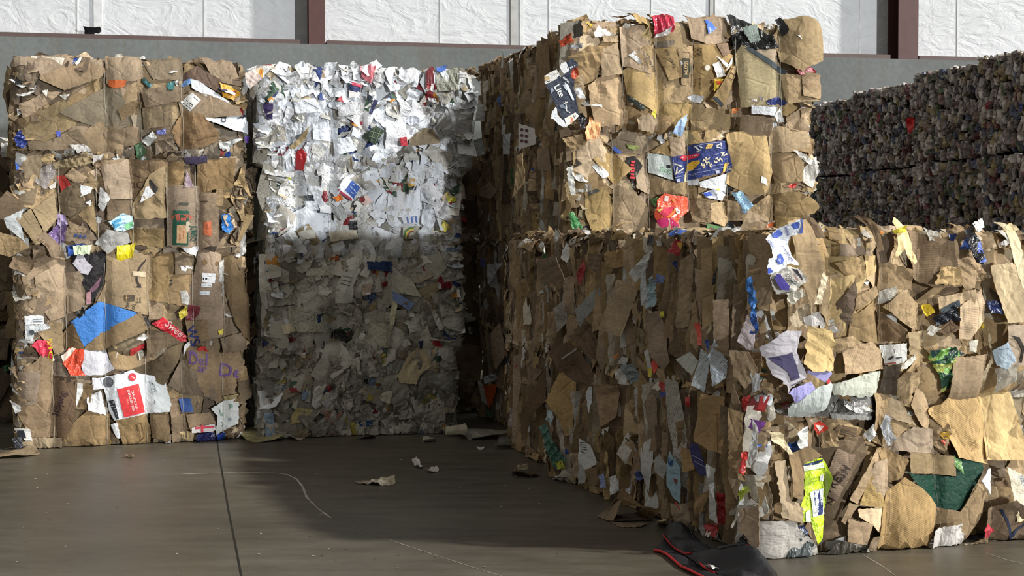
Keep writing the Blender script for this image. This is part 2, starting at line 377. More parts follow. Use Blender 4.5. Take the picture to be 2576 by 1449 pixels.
    def stroke(s, hx, pts, wpx):
        """a printed line drawn through pixels: a ribbon of the sheet's surface"""
        Q = []
        for (x0, y0), (x1, y1) in zip(pts, pts[1:]):
            L = math.hypot(x1 - x0, y1 - y0) or 1; nx, ny = -(y1 - y0) / L * wpx / 2, (x1 - x0) / L * wpx / 2; ex, ey = (x1 - x0) / L * wpx * .3, (y1 - y0) / L * wpx * .3
            Q.append([(x0 - ex + nx, y0 - ey + ny), (x1 + ex + nx, y1 + ey + ny), (x1 + ex - nx, y1 + ey - ny), (x0 - ex - nx, y0 - ey - ny)])
        s.printed(hx, Q)
    def fineprint(s, hx, p0, p1, h):
        """a row of print too small or worn to read: uneven bars along the line"""
        L = math.hypot(p1[0] - p0[0], p1[1] - p0[1]); u = ((p1[0] - p0[0]) / L, (p1[1] - p0[1]) / L); v = (-u[1], u[0]); x = 0; Q = []; g = s.rng
        while x < L:
            w = h * g.uniform(.22, .5); t, b = g.uniform(.25, .5), g.uniform(.35, .5)
            if g.random() < .87: Q.append([(p0[0] + u[0] * (x + e) + v[0] * h * k, p0[1] + u[1] * (x + e) + v[1] * h * k) for e, k in ((0, -t), (w, -t * g.uniform(.6, 1)), (w, b), (0, b))])
            x += w + h * g.uniform(.12, .3)
        if Q: s.printed(hx, Q, g=.05)
    def text(s, string, c, rot, hpx, hx, shear=0.0, xs=1.0, bold=.012):
        o, hf, fm, px = s.last
        cu = bpy.data.curves.new('lettering', 'FONT'); cu.body = string; cu.align_x = 'CENTER'; cu.align_y = 'CENTER'; cu.resolution_u = 2; cu.shear = shear; cu.offset = bold
        to = bpy.data.objects.new('lettering', cu); COL.objects.link(to); bpy.context.view_layer.update()
        me = bpy.data.meshes.new_from_object(to.evaluated_get(bpy.context.evaluated_depsgraph_get())); COL.objects.unlink(to); bpy.data.objects.remove(to)
        if not len(me.vertices): return
        p0 = np.array(px(*c)); e = np.array([math.cos(R(rot)), -math.sin(R(rot))])
        pu = (np.array(px(c[0] + e[0] * hpx, c[1] + e[1] * hpx)) - p0) * xs; pv = np.array(px(c[0] + e[1] * hpx, c[1] - e[0] * hpx)) - p0
        co = np.empty(len(me.vertices) * 3, np.float32); me.vertices.foreach_get('co', co); co = co.reshape(-1, 3) / .7
        P = p0 + co[:, :1] * pu + co[:, 1:2] * pv
        X = fm(P, hf(P) + .009); me.vertices.foreach_set('co', X.astype(np.float32).ravel()); me.update()
        me.materials.clear(); me.materials.append(mat('i', hx))
        ob = bpy.data.objects.new('lettering', me); COL.objects.link(ob); ob.parent = o
    # filling -------------------------------------------------------------
    def hid(s, a, b, p):
        q = np.array([[a, b]])
        return any(inside(q, h)[0] for h in s.heroes) and s.rng.random() < p
    def lay(s, face, a, b, poly, km, style, base, tilt=0.0, part=None, **kw):
        poly = [(a + x, b + y) for x, y in poly]; k, hx = km
        th = kw.pop('th', None)
        if th is None: th = {'k': .004, 'g': .004}.get(k, 0.0)
        V, T, UV, _ = sheet(poly, face, s.rng, style, base=base, tilt=tilt, th=th, **kw)
        if part: s.part(part, V, T, UV, mat(k, hx))
        else: s.stuff.add(V, T, UV, mat(k, hx))
    def fill_board(s, face, pal, bits, cell=.2, part=True, seams=1.0, nmid=26, nbits=34):
        g = s.rng; nx, ny = max(2, round(face.w / cell)), max(2, round(face.h / cell))
        for i in range(nx):
            for j in range(ny):
                a = (i + .5 + g.uniform(-.35, .35)) / nx * face.w - face.w / 2; b = (j + .5 + g.uniform(-.35, .35)) / ny * face.h
                km = pick(g, pal); sz = g.uniform(.26, .46)
                s.lay(face, a, b, rand_poly(g, sz * g.uniform(.7, 1.2), sz), km, g.choice(('fold', 'fold', 'crump')), g.uniform(.0, .026), g.uniform(0, .1), PART[km[0]] if part else None)
        for _ in range(nmid):
            a = g.uniform(-.5, .5) * face.w; b = g.uniform(0, 1) * face.h
            if s.hid(a, b, .97): continue
            km = pick(g, pal); sz = g.uniform(.1, .26)
            s.lay(face, a, b, rand_poly(g, sz * g.uniform(.5, 1.3), sz), km, g.choice(('fold', 'crump')), g.uniform(.015, .035), g.uniform(0, .16), PART[km[0]] if part else None)
        for _ in range(nbits):
            a = g.uniform(-.5, .5) * face.w; b = (g.random() if g.random() < .6 else g.choice((.04, .96)) + g.uniform(-.05, .05)) * face.h
            if s.hid(a, b, .93): continue
            km = pick(g, bits); sz = g.uniform(.03, .11)
            s.lay(face, a, b, rand_poly(g, sz * g.uniform(.5, 1.5), sz), km, 'crump' if km[0] in 'pf' else 'scrap', g.uniform(.02, .045), g.uniform(0, .5), PART[km[0]] if part else None)
        s.seam_bits(face, pal, bits, seams)
    def seam_bits(s, face, pal, bits, amt=1.0):
        g = s.rng
        for _ in range(int(150 * amt)):
            top = g.random() < .5; a = g.uniform(-.52, .52) * face.w
            b = face.h + g.uniform(-.05, .045) if top else g.uniform(-.01, .05)
            km = pick(g, pal if g.random() < .72 else bits); L = g.uniform(.05, .22)
            s.lay(face, a, b, rand_poly(g, L, g.uniform(.02, .07), rot=g.uniform(-.4, .4)), km, 'scrap', g.uniform(-.01, .045), g.uniform(0, .9), n=4)
        for _ in range(int(70 * amt)):
            a = face.w / 2 * g.choice((-1, 1)) * g.uniform(.97, 1.04); b = g.uniform(0, 1) * face.h
            km = pick(g, pal if g.random() < .8 else bits); L = g.uniform(.06, .25)
            s.lay(face, a, b, rand_poly(g, g.uniform(.03, .09), L, rot=g.uniform(-.3, .3)), km, 'scrap', g.uniform(-.01, .04), g.uniform(0, .8), n=5)
    def fill_paper(s, face, pal, n=100, nst=480, big=1.0):
        g = s.rng; nx = max(2, round(math.sqrt(n * face.w / face.h))); ny = max(1, round(n / nx))
        for i in range(nx):
            for j in range(ny):
                a = (i + .5 + g.uniform(-.5, .5)) / nx * face.w - face.w / 2; b = (j + .5 + g.uniform(-.5, .5)) / ny * face.h; km = pick(g, pal); sz = g.uniform(.16, .34) * big
                if s.hid(a, b, .6): continue
                s.lay(face, a, b, rand_poly(g, sz * g.uniform(.6, 1.2), sz), km, g.choice(('fold', 'crump')), g.uniform(-.01, .045), g.uniform(0, .4), PART[km[0]], th=0.0)
        for _ in range(nst):
            a = g.uniform(-.53, .53) * face.w; b = (g.random() if g.random() < .72 else g.choice((.02, .98)) + g.uniform(-.05, .05)) * face.h
            if s.hid(a, b, .8): continue
            km = pick(g, pal); sz = g.uniform(.04, .17)
            s.lay(face, a, b, rand_poly(g, sz * g.uniform(.4, 1.3), sz), km, g.choice(('scrap', 'scrap', 'crump')), g.uniform(-.01, .05), g.uniform(0, 1.1), n=6, th=0.0)
    def fill_slices(s, pal, bits, npart=46, nst=150, out=.09, face=None):
        """layers of a bale met edge-on: ragged upright sheets standing out of its left side by differing amounts"""
        g = s.rng
        for i in range(npart + nst):
            big = i < npart; y = (i / npart - .5 if big else g.uniform(-.5, .5)) * s.D * .98 + g.uniform(-.02, .02); z = g.uniform(.05, .95) * s.H
            hh = g.triangular(.25, .95, .6) * s.H if big else g.triangular(.1, .9, .4) * s.H; phi = R(g.triangular(4, 75, 20)); e = g.uniform(0, out * .38) if g.random() < .82 else g.uniform(out * .38, out)
            n = np.array([-math.sin(phi), -math.cos(phi), 0]); u = np.array([math.cos(phi), -math.sin(phi), 0]); lean = g.gauss(0, .05)
            v = np.array([u[0] * lean, u[1] * lean, 1.0]); v /= np.linalg.norm(v)
            zc = max(hh * .5, min(s.H - hh * .5, z)); wd = g.uniform(.08, .17)
            P = Plane((-s.W / 2 - e + wd * .45 * math.cos(phi), y - wd * .1, zc), u, v, n, 0.0 if s.z0 < .01 else None)
            km = pick(g, pal if g.random() < .86 else bits)
            if km[0] == 'p' or km[0] == 'm': hh *= .45; wd *= .8
            V, T, UV, _ = sheet(rand_poly(g, wd, hh, n=g.choice((4, 4, 4, 4, 6)), rot=g.gauss(0, .05)), P, g, 'fold' if big else 'scrap', tilt=g.uniform(0, .1), th=.004 if km[0] in 'kg' else 0.0, n=8 if big else 5)
            if big: s.part(PART[km[0]], V, T, UV, mat(*km))
            else: s.stuff.add(V, T, UV, mat(*km))
    def crest(s, pal, bits, n=26, up=.07, edge='front'):
        """loose sheet ends standing up along the top edge, or out along the upright edges, of the front"""
        g = s.rng
        for _ in range(n):
            tl = R(g.uniform(5, 65)); w, h = g.uniform(.05, .26), g.uniform(.06, .2); km = pick(g, pal if g.random() < .75 else bits); yw = R(g.uniform(-35, 35))
            u = np.array([math.cos(yw), math.sin(yw), g.uniform(-.25, .25)]); u /= np.linalg.norm(u)
            n_ = np.array([math.sin(yw) * math.cos(tl), -math.cos(yw) * math.cos(tl), math.sin(tl)]); n_ = n_ - u * (n_ @ u); n_ /= np.linalg.norm(n_); v = np.cross(n_, u)
            if edge == 'front': o = (g.uniform(-.49, .49) * s.W, -s.D / 2 + g.uniform(-.02, .3), s.H - h * .5 + g.uniform(.2, 1) * up)
            else:
                sd = -1 if edge == 'left' else 1; o = (sd * (s.W / 2 - w * .5 + g.uniform(.1, 1) * up), -s.D / 2 + g.uniform(-.05, .06), g.uniform(.08, .92) * s.H)
            V, T, UV, _ = sheet(rand_poly(g, w, h, rot=0 if g.random() < .6 else None), Plane(o, u, v, n_, 0.0 if s.z0 < .01 else None), g, g.choice(('fold', 'crump')), th=.004 if km[0] in 'kg' else 0.0, n=7)
            s.stuff.add(V, T, UV, mat(*km))
    def shag(s, face, pal, n=220):
        g = s.rng
        for _ in range(n):
            a = g.uniform(-.52, .52) * face.w; b = g.uniform(.05, 1.0) * face.h
            if s.hid(a, b, .8): continue
            L = g.uniform(.08, .3); s.lay(face, a, b, rand_poly(g, g.uniform(.03, .1), L, rot=g.gauss(0, .45)), pick(g, pal), 'crump', g.uniform(.0, .05), g.uniform(0, .7), n=7, th=0.0)
    def wires(s, hx='b9b4a6', r=.0016, top=.5):
        for a in s.front.straps:
            bs = np.linspace(-.02 if s.z0 > .1 else .01, s.H + .02, 26); hs = []
            for b in bs:
                q = np.array([[a, b]]); hs.append(max([.034] + [float(h(q)[0]) for p, h in zip(s.heroes, s.hfs) if inside(q, p)[0]]) + .004)
            hs = [max(hs[max(0, i - 1):i + 2]) for i in range(26)]; hs = [sum(hs[max(0, i - 2):i + 3]) / len(hs[max(0, i - 2):i + 3]) + .003 for i in range(26)]
            pts = [s.front(np.array([[a + .006 * math.sin(b * 9), b]]), np.array([h * min(1, max(0, s.H + .02 - b) / .12) + .004]))[0] for b, h in zip(bs, hs)]
            e = pts[-1]; pts += [np.array([e[0], e[1] + top * t * s.D, max(e[2] - .01 * t, s.H + .003)]) for t in (.3, .7, 1)]
            V, T = tube(pts, r, 5); V = np.array(V); mesh_obj('baling_wire', V, T, V[:, [0, 2]], [plain('wire_' + hx, hx, .4)], s.root, smooth=True)
    def finish(s, name): s.stuff.build(name, s.root)
# the traced lists: one line per sheet, in the order they lie on one another
def load(bales, spec):
    cur = reg = None; side = None
    P = lambda t: [pix(reg, *map(float, q.split(','))) for q in t.split()]
    for line in spec.strip().splitlines():
        line = line.strip()
        if not line: continue
        if line[0] == '@':
            w = line[1:].split(); side = None; reg = w[1]
            if w[0][-1] == 's': side = [bales[x] for x in w[0][:-1].split('+')]; cur = side[0]
            else: cur = bales[w[0]]
            continue
        f = line.split(' ', 2)
        sc = REG[reg][2]
        if line.startswith('T|'):
            f = line.split('|'); cur.text(f[1], P(f[2])[0], float(f[3]), float(f[4]) * sc, f[5], float(f[6]) if len(f) > 6 else 0.0, float(f[7]) if len(f) > 7 else 1.0)
        elif f[0][0] == '~': reg = f[0][1:]
        elif f[0] == 'z': q = f[2].split(); a_, b_ = P(' '.join(q[1:])); cur.fineprint(f[1], a_, b_, float(q[0]) * sc)
        elif f[0] in ('i', 'ic'): cur.printed(f[1], P(f[2]))
        elif f[0] == 'li': cur.printed(f[1], P(f[2]), 'l')
        elif f[0] == 's': q = f[2].split(' ', 1); cur.stroke(f[1], P(q[1]), float(q[0]) * sc)
        elif f[0] == 'o':
            q = f[2].split(); c = q[0]; r = float(q[1]); x, y = map(float, c.split(',')); cur.printed(f[1], P(' '.join('%f,%f' % (x + r * math.cos(k * .524), y + r * math.sin(k * .524)) for k in range(12))))
        elif side:
            pts = P(f[2]); mx = sum(p[0] for p in pts) / len(pts)
            cur = side[0]
            if len(side) > 1:
                for b in side:
                    o, d = b.lray(mx, sum(p[1] for p in pts) / len(pts)); t = (-b.W / 2 - .04 - o[0]) / d[0]
                    if abs((o + d * t)[1]) <= b.D / 2 + .01: cur = b; break
            cur.slice(f[0][0], f[1], pts, f[0][1:])
        else:
            fl = f[0].endswith('!'); k = f[0].rstrip('!'); cur.hero(k[0], f[1], P(f[2]), k[1:], fl)
TRACED = '''
@L4 A
k 9a8060 180,650 400,610 500,590 570,700 380,705 200,700
k 8f7350 680,600 900,570 910,690 700,690
k a8895f 160,590 260,480 400,400 480,480 480,560 300,660 170,640
k 94805f 400,480 680,320 770,330 850,540 760,585 640,575 480,520
k a88450 690,160 910,125 920,250 870,270 700,285
ic c8693a 705,265 820,270 810,310 740,320 705,305
k b08a58 270,240 400,190 560,170 680,200 640,250 420,330 270,260
k bb935f 265,215 290,85 400,95 560,110 680,160 650,190 545,150 400,230 280,240
k ad8551 150,420 290,350 390,350 330,400 170,510
k 8c7452 930,160 1040,120 1180,150 1180,260 1000,260
k 8d7250 920,330 1180,300 1180,400 950,440
k 9b8059 930,450 1100,440 1110,560 940,580
p 3d6f72 930,250 990,300 965,320 925,275
p 3f7a7a 1080,290 1130,275 1130,330 1085,330
k 6f4d30 1185,230 1290,195 1420,260 1430,360 1330,300 1200,290
k 9b7a50 1290,150 1400,150 1500,190 1540,300 1440,280 1350,210
p d9a030 1420,285 1500,310 1535,350 1510,400 1440,375
wf d6dadf 1235,260 1290,275 1480,410 1500,440 1440,440 1240,320
p 6f95c8 1170,305 1200,270 1240,255 1235,290 1200,310
k b48e5e 1165,400 1240,340 1350,370 1510,440 1520,500 1340,510 1180,490
i d9d9d6 1165,410 1245,350 1297,400 1225,475
s 3a3a3a 5 1182,415 1228,455
s 3a3a3a 4 1192,405 1240,447
s 3a3a3a 6 1202,398 1250,440
s 3a3a3a 3 1240,370 1280,408
wf d4d9e0 1280,515 1450,520 1530,475 1585,560 1580,620 1420,560
T|4|1535,500|-60|45|3a3a4a
s 454550 5 1430,515 1455,515 1455,540 1430,540 1430,515
kc a07443 1115,600 1190,480 1290,500 1410,620 1400,660 1300,700 1170,710
p 4a55a8 360,600 395,600 390,640 370,640
p 7078b8 1010,600 1070,585 1070,620 1015,625
pc! 2c3a7a 90,640 130,590 185,680 150,710 110,700
w c9c7be 270,340 310,330 300,380
wc d8d5cc 385,370 450,360 420,400
pc b8bab6 920,660 990,600 1015,640 960,700
pc 4f7052 870,690 915,670 950,720 900,745
wc c4c8c6 1410,680 1530,650 1480,720 1420,715
p 5a3d92 1535,640 1575,620 1580,670 1550,675
wc cfccc8 450,690 540,685 590,710 500,715
wc d2d0cc 600,720 680,720 670,745 600,745
pc 5f5878 1190,735 1330,730 1340,755 1200,765
kc 8e7350 1000,680 1100,650 1140,710 1010,720
z 7a6a55 22 255,490 345,545
@L3 A
k a68658 170,780 220,760 270,800 220,1060 110,1040
f a49c98 225,850 330,810 370,860 300,980 230,930
kc 9c8258 360,800 560,760 600,800 500,830 360,840
k a07b4c 610,800 840,790 835,1000 690,870 620,830
T|C|635,820|10|50|5a4630
k a27c4e 1090,800 1190,810 1190,960 1090,960
k 9c764a 1290,790 1510,800 1500,960 1400,970 1290,1000
k 8f6c44 840,800 1080,800 1080,860 920,1010 870,1060 850,900
T|SIC|885,950|3|46|4a3a28
s 5a4a38 6 850,870 930,905
kc a98b62 980,880 1080,830 1090,1000 1080,1150 880,1160 870,1070
k b18d5c 660,830 830,800 860,1030 720,1030 690,980
k 7f6240 700,1060 860,1050 870,1180 700,1170
k 92703f 840,1240 1060,1230 1070,1350 870,1330
k ae8a58 510,1140 600,1060 640,1280 570,1200
k b08b5a 420,890 470,840 560,900 530,930 480,930
k 8a7150 385,1010 440,960 500,950 555,1090 450,1150 390,1110
p c03a36 370,890 415,885 460,950 400,985
w cfcdc6 315,960 365,920 360,965 330,975
wf dfe2e6 520,945 600,965 585,1000 520,1025
w dedfdf 550,1060 590,1045 585,1085
wf dcdcda 650,960 715,1030 665,1125 635,1080
wf 2a2826 960,930 975,905 1025,965 1010,1005
wf d8d9dc 945,960 965,955 1005,1005 905,1065
p 83707c 1190,960 1210,850 1255,960
kf a6845a 1085,965 1180,960 1285,965 1295,1340 1095,1330
~W
i 2a5a48 105,615 135,605 165,620 200,607 250,610 300,622 350,608 402,625 390,800 345,830 330,880 175,885 172,1230 362,1240 365,1040 392,1035 390,1275 100,1270
i b0604e 50,745 110,705 150,680 250,672 380,685 480,735 400,790 330,825 260,815 170,800 110,770
i c8a47c 172,885 325,885 362,1035 362,1235 172,1230
i c4b8a0 345,830 390,820 425,850 415,990 360,1030 330,970
z b05c40 34 235,925 235,1180
z b05c40 34 300,925 300,1150
s 40352e 10 200,760 230,780 240,730
s 40352e 8 270,745 300,755 320,720
T|JUMBO|490,1050|-90|118|274d44|0|.56
i 4a5046 205,470 235,458 385,460 388,510 300,500 210,500
z 5a5a48 20 555,600 560,850
~A
kf a37e52 1295,1010 1410,1010 1410,1330 1300,1340
i c06a48 1315,1190 1365,1180 1365,1280 1315,1270
i 4a3a2a 1295,1050 1345,1052 1345,1060 1295,1060
k 9d7a4e 1400,980 1450,980 1440,1080 1400,1080
pc 3b7cc4 1435,1140 1480,1135 1510,1230 1480,1265 1435,1240
k! b28d5c 1540,900 1570,870 1620,1020 1600,1010
kf! ad8858 1535,1310 1590,1140 1640,1150 1560,1300
kf! 8a683f 0,1040 50,990 150,1080 100,1180 0,1160
wf! b9bec0 25,1165 150,1105 130,1180 160,1315 40,1220
kf! a8885c 110,1170 200,1110 300,1300 230,1330
kf! b9965f 215,1110 350,1010 370,1160 290,1250
k! ae8852 0,1260 120,1290 180,1350 60,1410 0,1390
kf a5804f 230,1290 290,1250 420,1370 330,1370
z 6a563c 16 250,1296 320,1345
pc 9a8bb0 370,1200 370,1130 420,1140 440,1200 410,1240
pc 6f5a86 310,1270 370,1200 430,1210 420,1310 370,1340
kf a37d4c 420,1250 600,1270 620,1300 430,1310
o 3a4a7a 490,1275 12
o 3a4a7a 520,1280 12
o 3a4a7a 548,1283 10
pc bcdcec 700,1185 800,1130 860,1150 870,1220 800,1250 740,1240
ic 4f9fc8 720,1190 780,1160 790,1200 740,1230
ic 7fbf8f 800,1210 860,1180 860,1220 820,1240
f c6c6c2 610,1330 690,1235 830,1260 850,1320 700,1365
pc e6d42a 755,1345 880,1325 860,1385 750,1395
kf ac8655 450,1190 560,1230 550,1255 460,1255
wc c9d8b8 470,1340 600,1335 580,1365 480,1365
wc d4d6d8 1170,1350 1290,1345 1270,1370
@L2 B
k b88f58 110,80 410,85 430,440 340,470 200,420 120,370
kc c09860 230,200 410,100 420,300 330,470 250,370
k ad8753 430,180 520,165 555,240 545,390 440,430
k 9a7748 990,60 1140,60 1130,180 1040,350 970,340
k a07c4d 970,340 1060,360 1060,470 970,470
wf 1d1a1d 460,75 690,60 670,250 600,360 550,380 560,290 500,170
ic c4c0ca 470,110 520,60 600,130 570,185 520,170
i 6f4f5f 580,280 660,190 640,260 600,300
i b88a90 560,300 590,290 590,370 560,375
kf a88658 700,60 985,50 965,440 840,400 640,350 690,250
i c6b498 860,160 950,165 950,200 860,190
i 2c2622 958,86 928,104 904,135 893,160 903,162 918,135 940,110
i 2c2622 882,195 893,195 896,222 908,248 912,236 918,268 880,262 896,252 884,225
i 4a4034 805,312 875,315 870,355 808,350
s a88658 3 812,331 868,334
s a88658 4 820,316 818,350
s a88658 4 838,316 836,350
s a88658 4 856,316 854,350
s 3a3228 4 895,330 895,358
s 3a3228 4 910,330 910,358
s 3a3228 4 890,360 918,360
T|To|868,385|-92|28|3a3228
T|PK|826,380|-92|22|3a3228
kf a98355 1030,350 1100,190 1250,170 1250,370 1180,380
o 3c3630 1110,222 10
o 3c3630 1112,245 10
k 91703f 1140,70 1255,70 1250,170 1140,180
wf dcdcda 1170,125 1250,125 1255,150 1210,165 1175,155
kf a27d4f 1290,55 1430,60 1450,560 1250,600 1200,420 1260,200
i e2e4e6 1310,170 1398,175 1390,240 1308,230
s 33383e 4 1318,190 1385,194
s 33383e 14 1318,208 1345,210
s 55606a 4 1355,215 1385,217
i dde0e4 1305,240 1372,240 1370,262 1305,262
s 66788a 4 1312,251 1364,252
i d5dbe2 1295,290 1358,290 1357,315 1295,312
s 66788a 4 1302,302 1350,303
o 7a6244 1325,105 16
o 7a6244 1410,110 14
k 8f6d42 1450,80 1560,40 1600,60 1610,640 1540,560 1470,300
k 7e5f3a 1600,40 1670,60 1660,520 1620,560
f d8d8d4 1170,290 1210,285 1235,330 1225,380 1185,370
f d8d8d4 1420,100 1450,90 1450,330 1425,300
wf! d3d6d8 155,450 240,440 280,450 285,500 165,505
s 55606a 4 215,470 275,468
s 55606a 4 215,485 275,484
n! cdd2d4 160,510 310,500 330,530 220,560 215,615 165,600
o 4a5258 205,555 18
k a8844f 250,560 340,490 400,500 410,640 420,680 350,660
k 7a5c3a 400,580 470,500 540,650 430,670
wf 4685d2 460,490 640,355 890,430 680,560 545,650
pc 20201f 480,410 545,390 550,440 510,470
kf a27e4c 680,545 900,430 950,540 690,650 560,650
k 7b6040 960,540 1080,560 1200,640 1100,670 960,665
p 3a3838 920,480 945,455 975,490 960,545
pc c02c38 985,500 1060,460 1215,580 1220,620 1140,630 1080,560
T|Swee|1130,535|-38|46|e0b8b4|.3
p 70303a 1230,380 1300,390 1290,440 1220,540 1210,460
p cdbb3c 1160,430 1210,385 1222,440 1175,480
kf 96754a 1210,490 1340,480 1350,600 1240,640
T|WS|1255,580|-72|58|2a2f6a
p d8c548 1410,545 1445,535 1440,570 1415,570
k 9a7a50 1430,600 1540,560 1560,640 1450,650
pc cf3f55 200,640 240,600 320,610 345,680 280,690
T|ISHO|322,645|-82|30|d8c030
pc d6d6d4 1195,640 1240,620 1250,690 1270,750 1220,755 1200,720
pc c23a3a 1280,640 1330,635 1355,655 1300,665
wc dcdcd8 880,600 930,565 965,590 930,610
@L1 B
k a07a4b 100,850 330,700 345,850 370,1090 390,1240 210,1230 110,960
kf ab875a 150,820 260,810 230,1020 130,1020
k 7c6244 340,700 440,690 440,840 350,830
k 9f7b4e 700,690 860,690 900,760 850,800 740,790
k 8a6c45 1100,900 1180,750 1330,720 1400,1000 1290,960 1200,960
kf a9824f 1220,690 1530,700 1560,860 1430,1000 1330,960 1230,770
T|Del|1285,740|-5|62|6a4f86
T|ar|1310,792|-5|52|6a4f86
T|De|1492,812|-8|84|6a4f86
k 93714a 1100,1000 1180,980 1200,1080 1110,1110
k a27e50 1210,1090 1360,1080 1400,1150 1240,1200
k 9f7c50 1110,1120 1200,1080 1210,1270 1120,1280
k 8d6c44 970,1060 1060,1060 1100,1180 1090,1240 990,1230
k 9d7747 470,1150 560,1070 700,1090 705,1260 480,1290 400,1270
kf 7b5636 345,840 490,860 470,1150 400,1260 380,1240 350,900
~X
T|Sunkist|372,850|-109|168|3a2830|0|.86
z 5a4440 34 215,760 135,1100
z 5a4440 30 318,540 290,700
z 5a4440 26 640,740 515,1110
i 2a221c 380,250 455,260 450,305 380,295
i 2a221c 530,270 610,290 605,355 530,340
i 2a221c 690,330 750,345 735,390 685,380
~B
k a07a4c 490,880 600,900 570,1050 485,1040
i dcdcd8 500,880 535,885 535,940 490,1040
z 4a3a28 16 526,975 512,1040
pc cc4a30 395,730 540,670 545,720 520,790 555,835 460,835
i e3cfc0 395,730 500,690 510,700 410,750
wf d3d2da 515,715 560,700 690,705 740,790 680,830 540,835
wf d4d3da 595,850 650,850 680,920 600,925
wc dedfe2 560,980 650,930 690,1090 570,1060
wf d2d8da 940,870 1070,880 1110,1020 1095,1070 960,1075
~Q
T|K YOU|1155,455|-68|46|4a5258
z 8a9298 22 1060,330 1120,560
s 6a7074 14 1165,715 1160,785
~B
wf dfe2e6 650,850 735,832 860,795 895,820 960,835 1000,840 1030,900 1045,1055 820,1130 740,1125 710,1075 690,990
~Q
i d23a3e 350,480 815,360 960,970 510,1080
T|TRADITIONAL|727,708|-75.3|48|eee6e4
T|ENRICHED BUN|650,720|-74.5|47|eee6e4
z e8907c 40 568,690 598,800
z e8a898 14 800,400 830,530
z e8a898 14 905,870 935,950
o 5e6268 172,335 112
o 7c8084 200,330 60
o c83a44 685,220 86
z e8c8c4 40 640,195 730,240
i 2f3336 180,730 295,705 400,1110 345,1125
i dfe2e6 205,745 280,730 290,760 215,775
s dfe2e6 12 222,800 300,780
s dfe2e6 18 236,850 312,832
s dfe2e6 10 250,905 322,888
s dfe2e6 18 262,960 338,942
s dfe2e6 10 278,1020 350,1004
i 3a3d40 440,105 510,100 515,140 445,150
~B
k 7f6440 830,800 920,780 1080,710 1180,690 1130,760 1060,890 940,850
f a9a08e 1060,740 1140,720 1130,760 1080,770
wf 4766a8 1160,990 1235,985 1255,1070 1180,1075
kf 9f7a4c 755,1130 940,1090 970,1190 970,1280 810,1285
s 5a4630 4 880,1150 915,1140 935,1235 905,1245 880,1150
s 5a4630 4 888,1160 914,1235
wf dcdee0 715,1150 760,1140 780,1240 755,1240
wf d9dcd8 1365,1050 1450,1000 1530,980 1530,1150 1450,1200 1400,1220 1410,1100
s 7a8a86 5 1420,1050 1428,1070 1420,1085
s 7a8a86 5 1480,1020 1490,1040 1480,1055
s 7a8a86 5 1440,1140 1452,1155 1440,1170
o 8aa89a 1440,1090 12
o 8aa89a 1495,1030 11
o 9aa8b0 1490,1120 10
k b39a5c 1450,970 1530,955 1530,1000 1460,1010
wf dfd8d6 1240,1170 1390,1150 1400,1190 1370,1200 1240,1205
i c83a4a 1262,1166 1390,1162 1388,1172 1262,1180
i c83a4a 1300,1155 1315,1153 1315,1200 1300,1203
p 1f2450 1275,1210 1390,1200 1400,1280 1260,1275
i d07f38 1295,1240 1380,1235 1395,1285 1290,1285
z f0d8b0 14 1308,1258 1376,1255
z f0d8b0 12 1312,1272 1360,1270
p 3557b5 1405,1215 1465,1210 1460,1265 1410,1265
k 7d6240 1530,860 1640,820 1600,950 1530,1000
s 4a3a28 4 1570,905 1592,910 1585,930 1565,925 1570,905
kc bb9a68 130,1290 230,1240 390,1240 390,1300 250,1330 150,1320
p! 20242c 75,1240 140,1230 150,1310 100,1310
wf d8d8d4 150,1175 195,1180 210,1255 185,1255
s 33383e 18 172,1195 178,1235
wc dcdcda 1060,1245 1100,1235 1110,1280 1075,1290
wc! d2d2d0 60,990 130,1030 135,1060 100,1080 80,1030
@P4 C
m! c8b8b0 40,170 155,120 170,190 70,275 45,240
n c4c6c8 280,190 400,170 420,240 300,260
m 9a3a48 725,450 810,470 800,530 730,510
n c9ccd0 640,390 810,320 830,430 650,450
w dfe4ea 560,265 710,260 715,330 600,320
w dfe4ec 355,340 500,330 540,420 370,430
s 6a707a 5 420,350 520,400
w dbe2ec 480,500 640,530 640,620 480,600
w e0e6ee 610,600 720,585 765,670 620,710
w dde4ec 860,720 900,660 970,665 960,740
w e4eaf0 140,490 200,510 290,640 220,640
n cfd4da 220,520 400,480 420,560 270,600
n d4d8dc 1045,350 1130,340 1120,450 1050,440
w d6dcea 1070,480 1130,440 1200,480 1110,510
k a8926f 1110,600 1200,530 1260,540 1300,620 1120,640
n b4b2a8 1205,680 1250,630 1400,700 1350,795
w cfd2cc 1500,640 1600,590 1610,680 1520,700
n bfc2b4 1280,180 1430,180 1420,280 1290,290
m 27304a 715,220 815,240 800,300 715,330
i d8d4d4 715,280 790,300 780,325 715,330
i b83a52 730,225 810,240 805,262 735,245
p c8404a 635,345 665,318 680,360
pc e0808a 795,160 840,140 900,160 860,235 800,200
w 2e3458 845,430 880,340 905,350 860,440
m 39424a 830,310 875,320 840,425 815,400
wf 3b4a3c 800,580 885,510 940,545 880,640
s 7a8a6a 3 830,580 910,600
s 7a8a6a 3 850,550 925,570
s 7a8a6a 3 880,520 850,620
s 7a8a6a 3 915,540 880,625
m 8a3038 950,340 1010,285 1030,330 990,360
w c03a48 1040,590 1085,585 1100,640 1050,640
p b02c30 370,680 410,655 440,700 420,750 370,750
p 4a70c0 1290,170 1380,155 1340,190 1290,195
k b59a70 330,650 400,580 450,520 430,600 360,660
w 3a2c5a 185,370 220,370 220,475 195,465
m 6a3034 1215,200 1275,155 1260,290 1220,270
w d8dcd8 105,210 170,260 160,340 110,300
i 3a6a4a 110,215 140,225 135,260 112,255
@P3 C
w e4eaf2 320,1090 440,1030 550,1100 545,1200 310,1190
